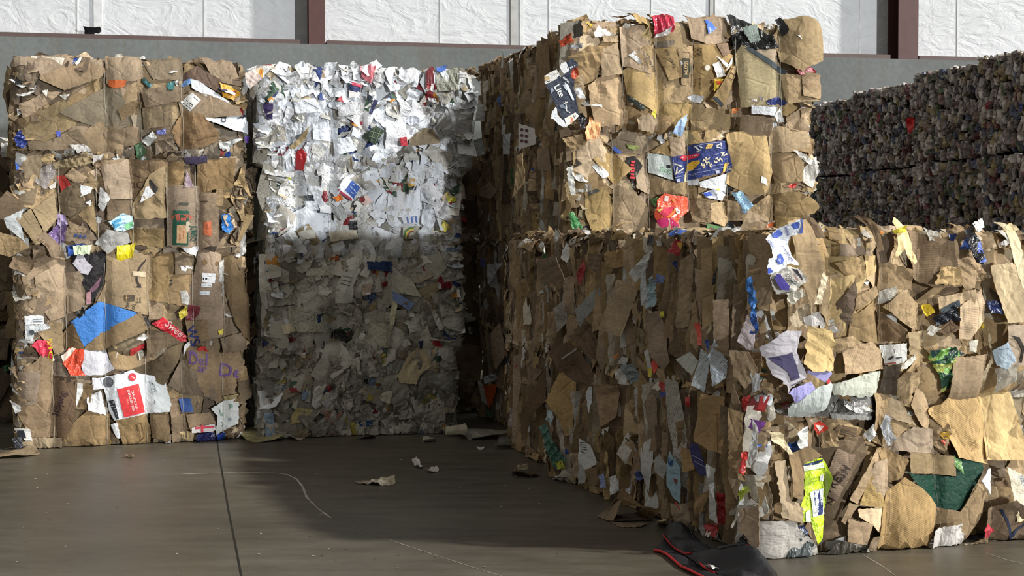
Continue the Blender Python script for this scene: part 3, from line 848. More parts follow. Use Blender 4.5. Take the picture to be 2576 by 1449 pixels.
w dfe6ee 1060,1050 1100,940 1190,920 1190,1040
w dde4ec 980,900 1060,880 1080,1020 970,1030
w e2e8f0 1200,1050 1260,1060 1240,1190 1190,1140
w dce2ea 800,820 900,800 920,850 820,870
w d8dfe8 420,1000 520,980 600,1060 440,1060
f b8b8b4 800,895 870,880 900,920 830,930
n d6dade 870,1060 1000,1090 990,1120 880,1100
w dce0e6 840,1080 890,1050 950,1100 880,1120
wf e6ebf2 640,920 690,840 790,900 740,1000
i 4566b4 690,930 735,865 790,910 745,985
s c8d4f0 6 715,930 745,955
s c8d4f0 7 725,905 770,950
s c8d4f0 5 745,890 775,920
i b04058 640,920 735,985 730,1000 640,940
pc f08a3c 610,975 650,955 680,985 640,1005
p dcd84a 1340,950 1390,920 1395,1000 1350,1010
pc d8cc60 1300,1190 1330,1120 1370,1170 1340,1200
p c8d040 305,850 335,825 340,865
w e0c8c0 770,990 830,960 870,1000 820,1030
o 8a3a3a 800,990 18
n c8c4b4 1065,1170 1180,1160 1180,1330 1060,1330
s 4f7a4a 10 1070,1240 1080,1195 1110,1175 1135,1170
s d0b040 9 1082,1240 1090,1205 1112,1188 1135,1182
s 7a4a3a 8 1094,1240 1100,1215 1115,1200 1135,1194
s 4a4a48 10 1072,1250 1130,1250
w dfe4ec 1055,1105 1180,1095 1180,1140 1070,1145
s 5a78c0 9 1095,1104 1100,1140
s 5a78c0 9 1125,1102 1130,1140
s 5a78c0 9 1155,1100 1160,1138
m d8b060 1095,890 1145,885 1120,960 1100,940
n d8d4c8 1385,900 1475,900 1475,980 1400,985
w c87a4a 595,1330 650,1325 655,1365 600,1365
k b8a888 590,1200 760,1190 770,1240 600,1260
w dad8cc 380,1200 480,1180 500,1240 400,1250
w dfe3e6 520,1020 600,1030 600,1080 530,1075
p 3a3e44 420,965 480,960 490,1000 440,1000
@P2 D
n c8c4b2 430,200 590,180 590,240 440,240
n c6c2ae 320,440 400,430 540,500 560,610 390,610 330,560
w c4c0b0 550,390 620,385 620,410 560,415
w d3d2c8 625,420 625,330 680,200 740,165 790,200 740,300 730,415
s 5a5a58 4 670,240 730,255
s 5a5a58 4 660,265 725,280
s 5a5a58 4 655,290 715,305
w 2f4470 830,150 1000,150 1000,215 835,200
n c0bca8 1010,220 1120,260 1180,380 1040,350
wf 7f95c4 1000,340 1135,420 1100,470 1000,400
w cfc8a8 1000,360 1030,420 1010,560 980,560
p 171717 605,610 650,590 715,620 710,680 620,650
w cfccc0 980,690 1000,560 1060,600 1100,700
n c4beaa 860,540 1000,560 980,690 830,700
w d2cfc4 1210,400 1260,440 1330,580 1300,600
w c9c6ba 1260,410 1350,330 1400,340 1290,420
k b09a74 1140,260 1250,210 1260,240 1160,290
pc b83a40 1245,660 1320,650 1325,685 1270,680
m c4b0a0 790,300 860,290 850,360 800,370
w 8a2a30 925,285 970,275 965,310 930,315
w c06a3c 600,90 650,85 655,120 600,120
w d0c4a4 280,560 330,550 380,600 290,620
@P1 D
p 8aa0b8 185,1130 225,1130 230,1260 190,1280
w cdbd84 340,1150 370,1095 500,1115 490,1170 340,1200
w c29a8c 545,1110 640,1140 690,1110 640,1200 570,1190
w d4d0c4 630,1240 690,1120 700,1160 665,1255
w d0ccb8 900,1040 970,975 1005,980 980,1080
p a2933a 830,1060 860,910 915,930 880,1040
w cac8c0 470,1080 500,940 540,960 560,1060 500,1110
n bfbcb0 430,1060 440,930 475,935 465,1060
f b8b4a8 1220,1150 1330,1050 1340,1180 1260,1200
w 2a4a7a 780,1190 870,1180 870,1220 790,1225
kc! c4ad84 1040,880 1100,770 1220,670 1300,700 1300,800 1180,880 1150,940 1050,925
@U4 E
k b08f62 1120,170 1320,140 1350,560 1150,570
k b38c57 1360,240 1460,235 1600,300 1600,560 1500,560 1360,540
k a8854f 1150,590 1350,580 1340,720 1150,710
k 9c7d4e 1355,610 1620,620 1620,720 1360,730
kc b48d59 640,300 720,240 800,260 770,430 690,460
kc b48f60 720,480 850,390 940,470 945,690 760,700
k c09a60 800,260 900,220 920,400 800,420
k b8925e 920,140 1060,130 1110,250 1110,400 930,350
k ba9358 805,175 900,170 905,210 815,210
wc e0ddd6 745,160 780,130 900,160 960,110 980,125 880,170 760,185
kf b5905c 1050,250 1115,230 1150,500 1130,560 940,380 1000,350
~R
T|arbucks Coff|408,600|-67|76|41362a|0|1.05
T|Compan|275,632|-70|72|41362a
~E
kf bb9660 935,390 1000,350 1150,450 1150,560 1130,640 960,540
i 333a34 950,530 1055,610 1040,635 955,570
z 8a9080 14 962,545 1042,610
o a89a88 975,590 9
w e2e2de 960,290 1000,265 1035,325 1030,350
~R
kf b08b58 500,200 1050,110 1200,500 1320,1000 930,1120 620,330
T|O 12/16/28 OZ|955,500|-66|70|41362a
kf 8c7860 520,-40 1060,-40 1055,70 860,150 580,150
~E
s 41362a 3 1275,280 1325,280 1332,430
~R
kf b48e5a 1190,250 1640,120 1680,1250 1330,1230
i 454234 1315,478 1550,490 1556,1062 1345,1060
T|MUZZI|1442,772|91|112|d4b684|0|.86
i 7a745c 1565,660 1635,655 1635,890 1580,900
~E
w dfe0dc 1262,325 1283,318 1283,350 1270,355
~R
z 4a3a2a 70 1790,165 1800,445
z 4a3a2a 60 1850,195 1850,420
z 4a3a2a 55 1845,1090 1855,1385
~E
o e0dccc 1425,372 17
k b48c56 1320,90 1560,70 1570,200 1450,230 1340,190
p 4f74d0 1430,115 1495,105 1500,145 1435,165
kc b89050 980,70 1060,55 1110,90 1090,130 1010,120
k 8a6c48 890,60 960,20 1010,60 920,80
k a87c46 1100,70 1180,60 1230,80 1110,130
pc b83048 1110,110 1200,80 1245,90 1230,150 1120,180
wc dcd8d4 1115,185 1130,165 1215,140 1190,175
w e4e4e0 1460,350 1510,330 1540,420 1490,430
w e2e2de 1480,290 1560,350 1545,370
w e2e2de 1540,390 1590,300 1590,340
k 8f6840 1490,230 1560,220 1570,280 1530,300
p e6c23c 1470,440 1525,440 1500,490 1475,515
i c8402c 1480,450 1520,455 1500,475
kf bb945c 1465,555 1580,370 1620,360 1530,610
i 3c4244 1465,550 1490,545 1530,590 1520,612
s 4a3a28 3 1555,430 1585,370 1610,385 1585,445 1555,430
s 4a3a28 4 1575,400 1598,412
pc 1b1c1c 1570,110 1650,100 1830,180 1860,250 1720,270 1640,240 1600,260
n 8a9890 1650,150 1740,140 1760,200 1700,220
kf b8996a 1730,265 1840,260 1870,390 1800,340
kf ae9a74 1615,300 1650,240 1900,420 1880,590 1640,600
i 454f54 1660,252 1700,250 1898,390 1892,425
k b08c58 1870,420 1990,420 2080,560 1900,590
kc a08258 1840,180 1960,80 2050,100 2070,300 1990,390 1870,330
p 1a1a1b 1850,130 1890,115 1915,160 1880,185
w e0dcd8 1960,180 2040,170 2030,200 1980,200
pc c07880 1950,390 2030,370 2035,400 1980,420
k a98450 1990,400 2080,420 2090,560 2000,540
p 2a346a 1770,575 1850,545 1900,580 1890,600 1790,600
wc e0d4d4 1680,550 1740,540 1760,570 1690,580
wf d8dce0 1685,600 1840,610 1840,660 1690,650
w dfe0de 1830,660 1870,600 1895,700 1860,700
k a88656 1640,660 1820,680 1810,740 1640,720
p a4c0e4 1215,720 1310,650 1310,690 1280,730
p e4dc50 1085,650 1110,620 1115,680
k b8935c 1000,680 1050,650 1140,680 1100,720 1010,710
wc dfe2e4 1310,550 1350,530 1410,545 1390,585 1350,575
p e08848 1580,620 1620,610 1615,640 1585,645
~O
pc! 16181c 640,1130 760,1110 850,1230 850,1430 730,1420
wf! d4d8dc 150,1100 240,1010 260,1160 480,1370 400,1400 290,1345 180,1240 135,1240
wf! 2d3444 0,560 300,430 420,540 560,600 690,1120 640,1190 430,1350 330,1190
i 8c98a8 110,700 150,640 180,720 130,760
i 707a8c 280,1000 360,960 420,1010 470,1000 440,1060 330,1030
i e6eaf0 385,550 470,610 590,870 560,890 470,740
i b8c4d4 350,600 400,590 460,700 420,700
T|Lite|282,715|-58|120|f0f0ea|0|.95
s e6e2dc 16 380,950 450,920
s e6e2dc 16 415,910 440,1060
s e6e2dc 14 430,1080 510,1120
i e4e2da 400,1230 620,1110 690,1170 640,1230 500,1345 440,1355
o d0785a 525,1255 55
s 3a4050 14 570,1160 610,1225
s 3a4050 14 600,1140 645,1200
wf! dcdad4 0,430 240,305 325,440 30,590 0,560
i b09a70 0,450 70,435 105,480 90,515 0,525
z 8a9096 30 190,400 260,380
wf! 2b3242 340,440 400,400 480,300 400,180 530,95 600,150 640,240 600,330 580,610 400,540
i dfe1e2 290,270 320,195 410,165 470,300 460,350 370,390
s 3a4050 12 380,240 395,330
s 3a4050 12 405,235 420,320
s 3a4050 12 430,250 440,305
z d8dce0 40 490,280 590,240
z d8dce0 50 360,455 470,540
pc! d25a38 410,400 500,290 625,270 660,400 590,490 460,455
~E
wc! d6d6d6 620,500 660,490 690,560 650,560
@U3 E
k c09a5e 640,850 780,790 840,900 870,1000 860,1080 760,1090 640,960
i 3c3830 630,940 665,920 680,950 645,980
s c09a5e 3 640,945 668,930
s c09a5e 3 645,960 674,942
k bc965a 700,1120 800,1100 870,1180 880,1360 740,1360 700,1250
i 5a5850 710,1120 765,1100 780,1115 715,1145
wf dfe2e0 735,965 780,945 850,1020 800,1040
k ac8850 870,1080 1000,1130 1085,1220 1090,1370 880,1360
k b08a52 750,920 860,880 975,980 870,1070
k b48f58 1010,1000 1085,880 1100,1130 1010,1090
k 927a58 840,830 960,750 1110,800 1050,890 900,870
p 5878d0 865,855 885,840 925,885 895,885
i 7f8a48 950,830 1030,840 1020,865 960,855
z 4f5a34 14 960,842 1022,855
s 5a4a38 3 920,800 1010,822
wf 181616 945,910 1000,900 1055,955 985,1070 960,1000
z d83038 34 990,930 984,1045
k b8925a 1100,880 1215,800 1225,900 1100,870
wf dde6e2 1090,880 1225,900 1240,1050 1095,1000
T|Bag|1192,985|-8|34|a8ccb4
i 2c3038 1197,955 1220,955 1220,975 1200,975
k af8a54 1090,1030 1270,1070 1320,1130 1090,1130
k b08c56 1240,1060 1320,1060 1320,1140 1250,1130
wf dadedf 1250,1060 1380,1040 1380,1080 1260,1075
wf dde1e4 1385,1060 1560,1005 1560,1120 1390,1090
kc bd9660 1555,780 1640,780 1650,830 1560,850
k c29a5e 1555,800 1790,780 1820,1000 1800,1110 1700,1130 1565,1060 1590,950
k b8935a 1815,770 2030,770 2050,870 1820,880
~N
wf 35417c 480,400 620,350 900,320 1440,250 1510,470 1060,560 540,620
s dfe0dc 32 640,420 690,440 680,470
s dfe0dc 32 700,470 730,510 780,505
s dfe0dc 32 760,410 810,450
s dfe0dc 30 690,550 740,545
i e6c070 890,460 960,360 1100,350 1050,465 910,480
s a88838 8 925,465 990,370
s a88838 8 975,465 1040,365
s dfe0dc 30 1190,392 1290,350
s dfe0dc 28 1302,330 1310,410
s dfe0dc 28 1190,430 1335,460
s b8bcd4 12 620,410 900,345 1440,290
wf 33407e 60,680 440,620 740,585 1050,560 1540,480 1640,910 1600,1060 1330,1090 180,1360
i c83244 250,700 320,650 690,598 760,610 700,695 390,790 340,750
z eee0e0 46 318,700 690,637
i e6dcc0 110,858 155,848 352,915 312,942
i e6dcc0 190,920 218,935 200,1130 150,1140
i e6dcc0 200,1080 368,958 392,980 222,1098
i e0b440 430,1080 470,880 590,790 740,770 762,830 600,1020 490,1040
s 8a6a28 8 480,1010 590,810
s 8a6a28 8 520,1020 660,800
s 8a6a28 8 570,1010 720,800
i e6d6a4 420,1085 490,1060 445,1320 390,1310
s ece0bc 34 905,705 930,748 980,740 990,705
s ece0bc 34 835,795 858,762 900,780 902,822
s ece0bc 34 928,885 935,832 980,822 1002,850
s ece0bc 34 798,850 815,905 862,912 864,872
s ece0bc 34 1060,875 1010,895 1030,945 1060,935
s e0b890 30 850,972 880,930
s ece0bc 32 1125,790 1150,828 1195,820
s ece0bc 32 1160,742 1200,715 1225,765
s ece0bc 32 1245,790 1280,722 1330,765 1340,800
s ece0bc 30 1300,585 1410,578
s ece0bc 30 1325,665 1395,560
s ece0bc 30 1380,655 1492,604
i e8ba54 1370,1085 1400,885 1460,830 1560,830 1440,1065
s a87c2c 8 1395,1070 1450,850
s a87c2c 8 1420,1065 1510,850
s aab2d0 10 130,1130 780,990
s aab2d0 10 1050,922 1370,866
s aab2d0 10 150,1212 1640,905
s aab2d0 8 100,700 150,1210
i c4c8dc 1160,1040 1262,1020 1276,1100 1180,1122
z a8b0d0 26 1130,625 1240,605
z a8b0d0 30 1390,745 1495,725
z 98a2c8 22 520,1165 720,1130
z 98a2c8 22 820,1180 1130,1115
i c4c8dc 175,1262 260,1242 272,1325 190,1335
o b8b4a8 1580,990 38
kf b08a58 30,200 390,210 440,640 290,645 70,695
~E
pc e0e4ee 1400,1130 1500,1090 1560,1130 1540,1175 1420,1150
i 3f5ab8 1405,1125 1450,1120 1470,1140 1420,1148
i d8d850 1480,1105 1505,1095 1510,1110
k a58048 1825,890 1960,880 2000,950 1990,1050 1850,1060
wf dfe2dc 1760,1025 1810,1040 1815,1090 1755,1060
p c84038 1910,1080 1960,1065 1955,1095 1920,1098
wc! e0ddd4 1990,1000 2080,900 2100,1000 2070,1100 2010,1060
pc! dcd8d0 1940,870 2000,880 2060,930 2040,960
kc 9a7740 1840,1140 1980,1120 2080,1190 2000,1280 1850,1270
k a9864c 1850,1270 2000,1280 1990,1380 1860,1370
pc a4cce8 1585,1125 1650,1115 1715,1200 1660,1255 1640,1200
k b08a50 1690,1230 1800,1140 1830,1160 1830,1290 1720,1290
k b48e58 1460,1190 1570,1180 1560,1330 1440,1290
k 8f6f44 1565,1170 1680,1190 1690,1290 1570,1290
kc 86683f 1330,1170 1450,1160 1450,1300 1340,1300
wf 557f4e 1425,1310 1530,1330 1530,1370 1425,1370
pc 2a363c 1530,1360 1570,1300 1645,1350 1560,1390
pc 4f7a48 1095,1165 1135,1150 1120,1210
~V
p e2583c 220,560 240,300 380,180 500,90 800,150 1250,220 1290,300 1290,680 1000,880 890,960 930,1370 200,1290 200,1000 140,880 140,720
i cc3a55 330,560 560,560 800,520 640,760 440,880 260,730 400,600
i c42c68 205,975 430,900 700,955 870,1120 935,1360 200,1285
i e8d4cc 500,165 630,190 600,370 470,340
s 4a3a3a 10 520,215 600,230
s 4a3a3a 10 515,255 590,270
s 4a3a3a 10 510,295 580,310
i ead070 200,625 400,592 442,680 350,785
i f08a48 480,895 560,820 740,690 800,520 840,590 800,700 600,870
i f0dcd0 810,600 860,560 985,690 960,745 880,785 825,740
i 4a2030 860,665 885,655 935,715 915,730
i f0dcd0 690,850 745,795 840,760 835,835 760,868 640,905 630,880
i f0e0e0 458,985 560,918 622,962 600,1000 690,1005 692,1060 640,1078 600,1032 470,1015
z f4dcc8 60 335,220 250,560
o f0a050 770,320 46
~E
pc e0d0c0 1700,1320 1840,1290 1830,1340 1750,1360
i e8743c 1760,1335 1835,1300 1828,1330 1770,1355
pc! 4a8a52 590,1250 620,1240 700,1370 680,1400 610,1340
f d8dcd8 880,1380 1090,1370 1100,1410 900,1420
wc c8d4e4 1100,1380 1260,1375 1250,1400 1110,1405
wc! e0e0da 585,975 620,960 630,1140 600,1140
kc! 8f7048 560,800 700,760 700,820 620,880
pc f0b07c 690,780 740,735 795,755 770,800 700,805
w e4e0d4 800,760 830,735 850,720 835,750
@N2 G
k 9a7c50 640,380 720,430 725,690 650,600
k 75593a 735,600 840,420 860,480 850,700 740,740
k b08b56 750,310 900,260 920,390 830,410
k 8a6c46 780,200 960,210 1000,260 920,250 770,260
k c29c60 910,260 1020,260 1030,350 930,390
k 947448 865,520 1010,450 1050,500 950,560 870,600
k a9844f 850,640 1060,530 1060,800 960,790 850,760
k 6a5136 1020,220 1180,140 1110,300 1020,300
k 64492e 1065,600 1200,720 1190,790 1065,790
f a8a69c 1060,480 1180,450 1180,540 1060,560
g ac8856 1090,580 1200,480 1310,560 1310,660 1270,720
k 96764a 1070,300 1130,310 1270,350 1300,470 1200,460 1060,480
g 8f6d42 1280,160 1500,200 1550,440 1400,450 1290,390
kc b08c58 1390,430 1430,330 1540,330 1550,440
n b0aca0 1370,150 1450,150 1440,190 1380,190
k b8945c 1415,520 1600,470 1610,560 1420,610
i 3c474c 1415,590 1520,530 1530,570 1420,620
pc 20242e 1380,640 1500,560 1520,660 1400,700
g c29a60 1530,580 1650,470 1695,560 1690,650 1600,770 1540,770
p e0c032 1325,570 1365,560 1385,610 1345,640
kf 74553a 1400,720 1470,660 1530,710 1450,760
s 3a2a20 3 1425,715 1468,680 1505,708 1450,740 1425,715
w d8d4c8 1330,740 1360,690 1410,710 1370,760
k a8884f 1205,740 1340,730 1300,880 1220,870
wf c9c9c4 1045,820 1200,800 1200,920 1085,940
s 3a3a3a 10 1100,905 1115,885
s 3a3a3a 8 1130,895 1160,890
s 3a3a3a 4 1120,860 1125,840
s 9a3a3a 6 1075,935 1130,925
g b89058 810,830 980,800 1050,850 1060,960 810,990
k ac8850 735,870 810,830 900,800 850,760 740,780
wf d0d4c4 740,1060 980,980 1060,980 1050,1090 760,1090
kc 5f4a30 1060,950 1140,930 1150,1080 1070,1080
kc 9c7a3c 1130,1060 1200,980 1310,990 1310,1080 1230,1100
w d4d0c4 1140,960 1240,870 1260,900 1190,960
lc 4a7a3e 1350,850 1490,820 1570,870 1500,900 1480,1060 1440,1070 1350,900
kf ac8a5e 1490,900 1700,880 1660,1090 1480,1100
w cdc8b8 1570,790 1640,780 1620,860 1580,850
kc! d0b890 1660,1060 1720,900 1720,720 1735,900 1690,1080
k c4a676 1730,330 1850,310 1930,500 1900,650 1790,660 1740,420
k dcc8a0 1830,130 1890,100 1980,440 1930,500 1870,300
kf cda875 1800,690 1989,690 1989,930 1800,930
i 2f2720 1800,750 1850,760 1880,830 1872,920 1858,920 1864,840 1835,780
p 24305a 1700,540 1780,540 1775,620 1710,610
wc d8dadc 1910,530 1989,490 1989,660 1920,670
wf c4d6e4 1720,850 1790,790 1840,910 1790,960 1740,940
s 5a6a7a 3 1750,840 1790,830
f b8b4a8 1740,960 1850,930 1860,1020 1760,1060
pc! 17161c 1530,100 1600,60 1650,180 1640,320 1600,300 1560,180
pc 5a70c4 1590,200 1640,180 1650,290 1610,300
pc! e4e4dc 1580,60 1690,20 1680,80 1610,110
pc! e4d83c 1110,100 1190,70 1190,110 1130,120
pc! e08a40 1000,100 1050,95 1060,120 1010,125
k! d8bc88 1790,80 1830,55 1880,90 1830,110
kc 6a5034 930,80 1000,60 1010,220 960,230
k dcbc84 1120,300 1155,150 1200,130 1270,290 1240,310 1185,220
kf c49c64 490,160 600,150 640,320 560,560 520,380
k 7a5c3c 600,130 640,110 660,180 610,190
w d8c8a8 575,555 640,330 655,400 610,560
kc c4a878 430,640 540,560 560,650 500,700 440,680
w c8c4c0 520,640 600,600 640,690 540,690
kc c8a468 510,920 555,700 700,730 725,800 700,960 560,960
wf b4b0b6 370,830 420,720 500,720 470,850 540,1000 520,1020 430,1085 390,980
i 3f3a5c 385,890 440,850 490,1010 440,1030 410,950
s 5a5866 5 445,1060 520,1020
wf a8a4dc 430,1085 560,1035 600,1085 540,1120
wf 8f8cb8 520,970 700,960 720,990 650,1040
p b83a40 660,1030 690,1010 700,1040 670,1060
wf ced6d2 440,1115 700,1040 715,1060 700,1110 560,1140 480,1140
~S
wc! d0cdc4 300,1010 600,900 820,960 880,1170 780,1250 600,1440 380,1440 300,1200
wf! c9c6bc 320,1150 350,1050 430,1055 620,955 700,1000 795,1180 770,1245 620,1335 560,1365 430,1350 370,1260
i 33287e 320,1150 350,1050 430,1060 622,1335 560,1362 430,1352 370,1262
i 2c2a34 640,950 730,972 800,1130 790,1180 745,1100
T|IODIZED|612,1150|-48|58|33363a|0|.78
T|SALT|572,1190|-48|58|33363a|0|.78
z b86060 28 665,1070 720,1165
pc! d8dde4 190,390 300,300 410,215 620,80 790,5 850,290 660,340 640,500 720,890 560,860 360,1010 290,1010 240,1040 120,1050 150,800 260,710 240,600
i 4a60b4 315,310 350,275 385,270 400,225 460,220 515,280 510,320 420,372 350,365
i 98a6d8 385,270 400,225 430,240 470,340 440,355
i 4a60b4 300,790 330,755 350,770 350,700 395,660 440,700 475,790 440,850 380,870 340,850
i 98a6d8 345,770 365,700 390,690 420,830 390,850
i 4a60b4 625,130 650,95 685,100 700,70 745,75 765,120 755,190 710,210 660,180
i 6070c4 770,20 800,10 845,285 778,288 806,150
i 3a4ea8 150,920 245,1020 120,1050 122,940
z 6a70a0 40 498,500 625,800
z 6a70a0 36 540,170 605,310
s 7a86b4 10 205,420 250,410 295,550 255,570 205,420
z 6a78b0 26 235,430 275,550
~G
wc d0ccbc 420,490 500,460 530,500 450,560 430,540
@N1 I
f 8a8a86 480,290 840,210 1160,200 1150,330 850,330 560,330
pc 55544f 560,300 850,250 1000,240 980,290 700,320
wf 8f8f8a 850,300 1130,320 1120,345 860,340
pc c8c8c4 920,260 1100,250 1150,290 1040,300
kc 7a6040 460,400 560,380 580,500 480,520
kc b08c58 780,360 900,330 880,520 800,540
g 8a6c46 780,530 1030,470 1060,590 940,900 890,1040 790,1130 770,900
kf 7a5e40 870,420 900,380 1010,400 1000,470
s 3a3028 3 880,400 1000,440
s 3a3028 3 885,415 995,455
g 846442 790,830 900,520 1010,560 930,760 870,900 800,850
T|FRESH|880,755|52|56|33271c
s 33271c 6 800,905 835,935
s 33271c 6 822,880 855,905
s 33271c 6 812,935 850,900
g ad8a5c 1110,480 1170,210 1330,240 1430,380 1300,460 1200,520
k a98a5c 1170,210 1330,240 1430,380 1250,330
g b08f64 1200,530 1420,400 1560,420 1565,580 1220,545
k b48f5c 1410,250 1500,160 1560,290 1550,420 1480,380
g cf9f56 1540,290 1690,220 1860,160 1930,260 1940,640 1720,590 1660,420
s 8a6a3a 3 1820,480 1850,490 1820,520 1850,530 1822,560
g d2aa68 1930,240 1990,150 2140,140 2190,480 2220,600 1940,610
wf 124232 1330,690 1400,720 1700,740 1690,610 1890,640 1910,680 1740,960 1640,990 1540,930
kc a88450 1570,300 1640,320 1680,450 1620,560 1570,520
pc d0a848 1600,440 1660,420 1670,470 1630,480
pc b04a38 1610,490 1650,480 1660,520 1630,525
kf aa8a5c 1375,570 1680,600 1690,730 1370,700
pc 6f9a5a 1690,590 1740,640 1740,720 1690,660
k b48e58 1000,930 1100,640 1200,620 1200,940 1030,930
g c09858 1010,920 1090,660 1190,640 1190,930
k a07c4e 1130,540 1210,540 1340,620 1300,740 1210,760
g a88454 1540,940 1720,980 1820,800 1900,870 1900,1000 1760,1180 1530,1060
g b58a4c 1200,850 1310,750 1440,830 1540,940 1510,1090 1460,1260 1280,1290 1130,1270 1170,950
kf b28c5a 945,880 1090,600 1120,540 1150,570 990,910
kf a88252 885,1040 930,920 990,930 910,1060
kf dcb472 995,960 1175,935 1170,1150 1080,1060 1000,1010
kf! b08a5c 930,1030 1080,1060 1050,1200 930,1180
k b48c54 1080,1150 1140,1140 1130,1260 1060,1230
pc 58544c 740,1260 880,1180 1050,1220 1040,1330 900,1350 740,1330
wf d8d8d0 1055,1200 1110,1240 1055,1320
pc 9a9c9e 1150,430 1200,300 1250,330 1260,470 1210,520
pc c4c4c0 1040,440 1090,360 1110,430 1060,490
pc d4d4ce 600,440 690,390 680,560 620,540
pc d04030 700,370 760,350 820,400 770,455 720,400
ic e8dcd4 730,380 790,385 770,430
p 74408a 360,320 450,360 430,440 400,400
w d8c8a4 450,420 500,440 560,580 530,580 460,490
k 9c7a4e 550,590 680,540 770,600 640,650 610,880 545,860
k b0905e 470,650 530,640 540,900 610,920 600,1040 480,1010
~M
p! bcd82e 125,155 290,60 430,50 470,110 545,330 500,560 470,760 435,900 405,1250 310,1330 250,1150 230,990 130,1000 30,960 40,860 120,640 150,540 140,330
i 8aa43c 472,240 540,335 495,560 470,740 455,520 460,260
i 2c3a62 128,155 290,105 425,55 425,88 330,142 220,168
z c8d0e0 26 250,135 330,115
i dfe6d4 140,172 430,112 440,190 150,245
z a8b49a 20 165,210 420,155
i 9fba30 150,345 240,320 250,440 160,460
z 7f9a30 26 265,350 370,325
z 7f9a30 26 265,400 370,370
i dfe0dc 390,300 440,290 445,390 395,400
z 5a6054 30 400,350 436,343
i dfe6dc 215,560 300,525 440,500 440,880 250,930
z a8b4a0 18 250,640 255,880
i 2a3468 292,535 380,510 430,640 437,800 415,890 345,902 282,740 280,620
T|SPARKLING|322,720|96|38|e4e8f2|0|1.0
T|WATER|409,690|95|32|e4e8f2|0|1.05
z c0cae4 18 372,830 352,590
o 3c4a3a 428,540 15
o 3c4a3a 290,862 15
i e4e8dc 135,850 205,800 215,990 140,990
i 3a3a44 320,1330 400,1265 412,1290 350,1345
~I
wf bdb8b0 390,1060 480,1040 560,1050 740,1230 720,1310 415,1310
s 8a8880 3 400,1145 490,1140
pc 4f5656 510,1070 570,1060 700,1190 660,1290 530,1270
p 2c3a60 580,1080 620,1070 655,1120 640,1140
z c8ccd8 18 596,1092 642,1122
pc c83038 370,1240 405,1210 420,1350 380,1330
w d0ccc0 385,980 410,890 445,980 420,1030
wc cdc8c2 1490,1100 1700,1050 1730,1160 1780,1280 1740,1310 1480,1230
i 6a6870 1565,1185 1585,1175 1600,1190 1580,1200
wf d6dae0 1840,760 1900,680 1935,680 1920,860
g 84643c 1920,970 2060,900 2230,1050 2234,1200 2030,1240 1900,1210
s 26304a 14 1985,960 2020,1040 2050,1120
s 26304a 12 2050,1125 2190,1010
k! d8c094 2080,980 2200,960 2230,1000 2080,1040
~U
wf e8ddc4 180,170 600,370 800,480 810,790 830,1130 400,1270 300,940
i 3f5a9c 560,380 685,412 720,790 610,812
T|1-800|640,585|96|66|e8e8ec|0|1.1
T|Hungry|447,470|97|52|6a7e9c|0|.9
T|Call|528,690|97|48|6a7e9c|0|.9
z 6a7e9c 46 520,600 505,375
z 8a94a4 34 755,640 740,470
k c8ac84 380,1265 640,1180 905,1230 900,1270 500,1390 420,1380
~I
pc b8404a 1860,1100 1910,1060 1945,1110 1900,1140
kf! d8b888 1740,1200 1850,1230 2010,1290 2000,1315 1880,1310
k! 8a6c46 1810,1190 1880,1150 1890,1230 1830,1230
w! d8dce4 2180,350 2234,310 2234,400 2200,390
w! d8d8dc 2195,640 2234,600 2234,680
@N2+M2s F
k 8a6a44 440,240 560,220 620,380 480,400
k 96744a 780,200 860,210 850,330 770,300
kf a8834f 630,640 720,600 700,760 640,760
p a03038 700,340 745,230 760,300 720,410
kf b08f60 1510,170 1580,160 1600,640 1520,700
k a8845a 1130,600 1230,570 1320,900 1280,960 1180,860
kf 9c7a4e 1590,500 1690,500 1690,880 1590,820
k a2804f 1700,830 1820,840 1880,960 1800,1080 1720,1000
f 9aa0a0 700,560 830,400 850,480 730,680
k 6f5234 690,700 780,640 850,800 800,860
kc b48c52 860,200 1080,150 1060,250 950,300 880,290
kc dcdedc 1055,330 1130,220 1200,180 1100,390
f b8b4ac 545,560 630,500 640,640 560,720
kf b0926a 960,370 1115,400 990,745 840,695
s 6a5638 3 1025,655 1035,665
k 6f5034 650,740 760,690 880,880 820,900
kc 74553a 520,840 670,770 880,1020 790,1070 640,1010
s b0a8a0 12 620,885 715,820
pc b03438 1295,190 1340,105 1390,130 1360,220
i d8b048 1350,130 1388,130 1375,180
pc 3a4a86 1320,270 1350,245 1360,320
pc a8c4cc 1160,420 1210,330 1210,540 1160,560
p 5a6a9c 1215,330 1280,350 1270,395 1205,390
p d0c83a 1240,580 1265,575 1270,620 1245,610
p 1c1c1c 1580,370 1620,290 1600,400 1575,410
pc 3f78c0 1805,380 1840,350 1870,500 1850,640 1810,520
pc 3a62b0 1820,590 1870,600 1880,730 1830,720
w d8ccd0 1740,770 1810,600 1860,700 1850,830 1800,830
p d8584a 1460,660 1500,650 1530,800 1500,800
w d8c8a0 1535,750 1575,640 1580,690
p 3f62b8 1530,770 1565,760 1560,850
wf c4c8c0 1345,890 1440,840 1490,900 1450,1000
n c6d0d4 1460,1060 1500,820 1560,860 1550,1095
n ccd6e0 1560,870 1610,760 1680,900 1670,1010 1580,1070
p e0503a 1185,920 1225,830 1255,850 1210,985
p e0d040 1160,950 1190,950 1190,1005 1165,1000
w d8dcd8 1135,840 1165,820 1190,960 1165,950
wc d4d4d0 940,960 1000,940 1040,1060 960,1050
pc 8a9498 980,930 1050,920 1150,1000 1060,1050
w d8dadc 1835,980 1890,980 1890,1090 1840,1110
w c8c8c8 1000,870 1040,880 1020,930 960,920
p e08a40 930,880 970,850 960,890
pc e0e0dc 590,230 620,130 660,180 650,260
@D2s F
kf b08f68 140,720 200,650 245,850 170,960 145,850
n ccc8bc 370,810 500,650 540,790 450,850
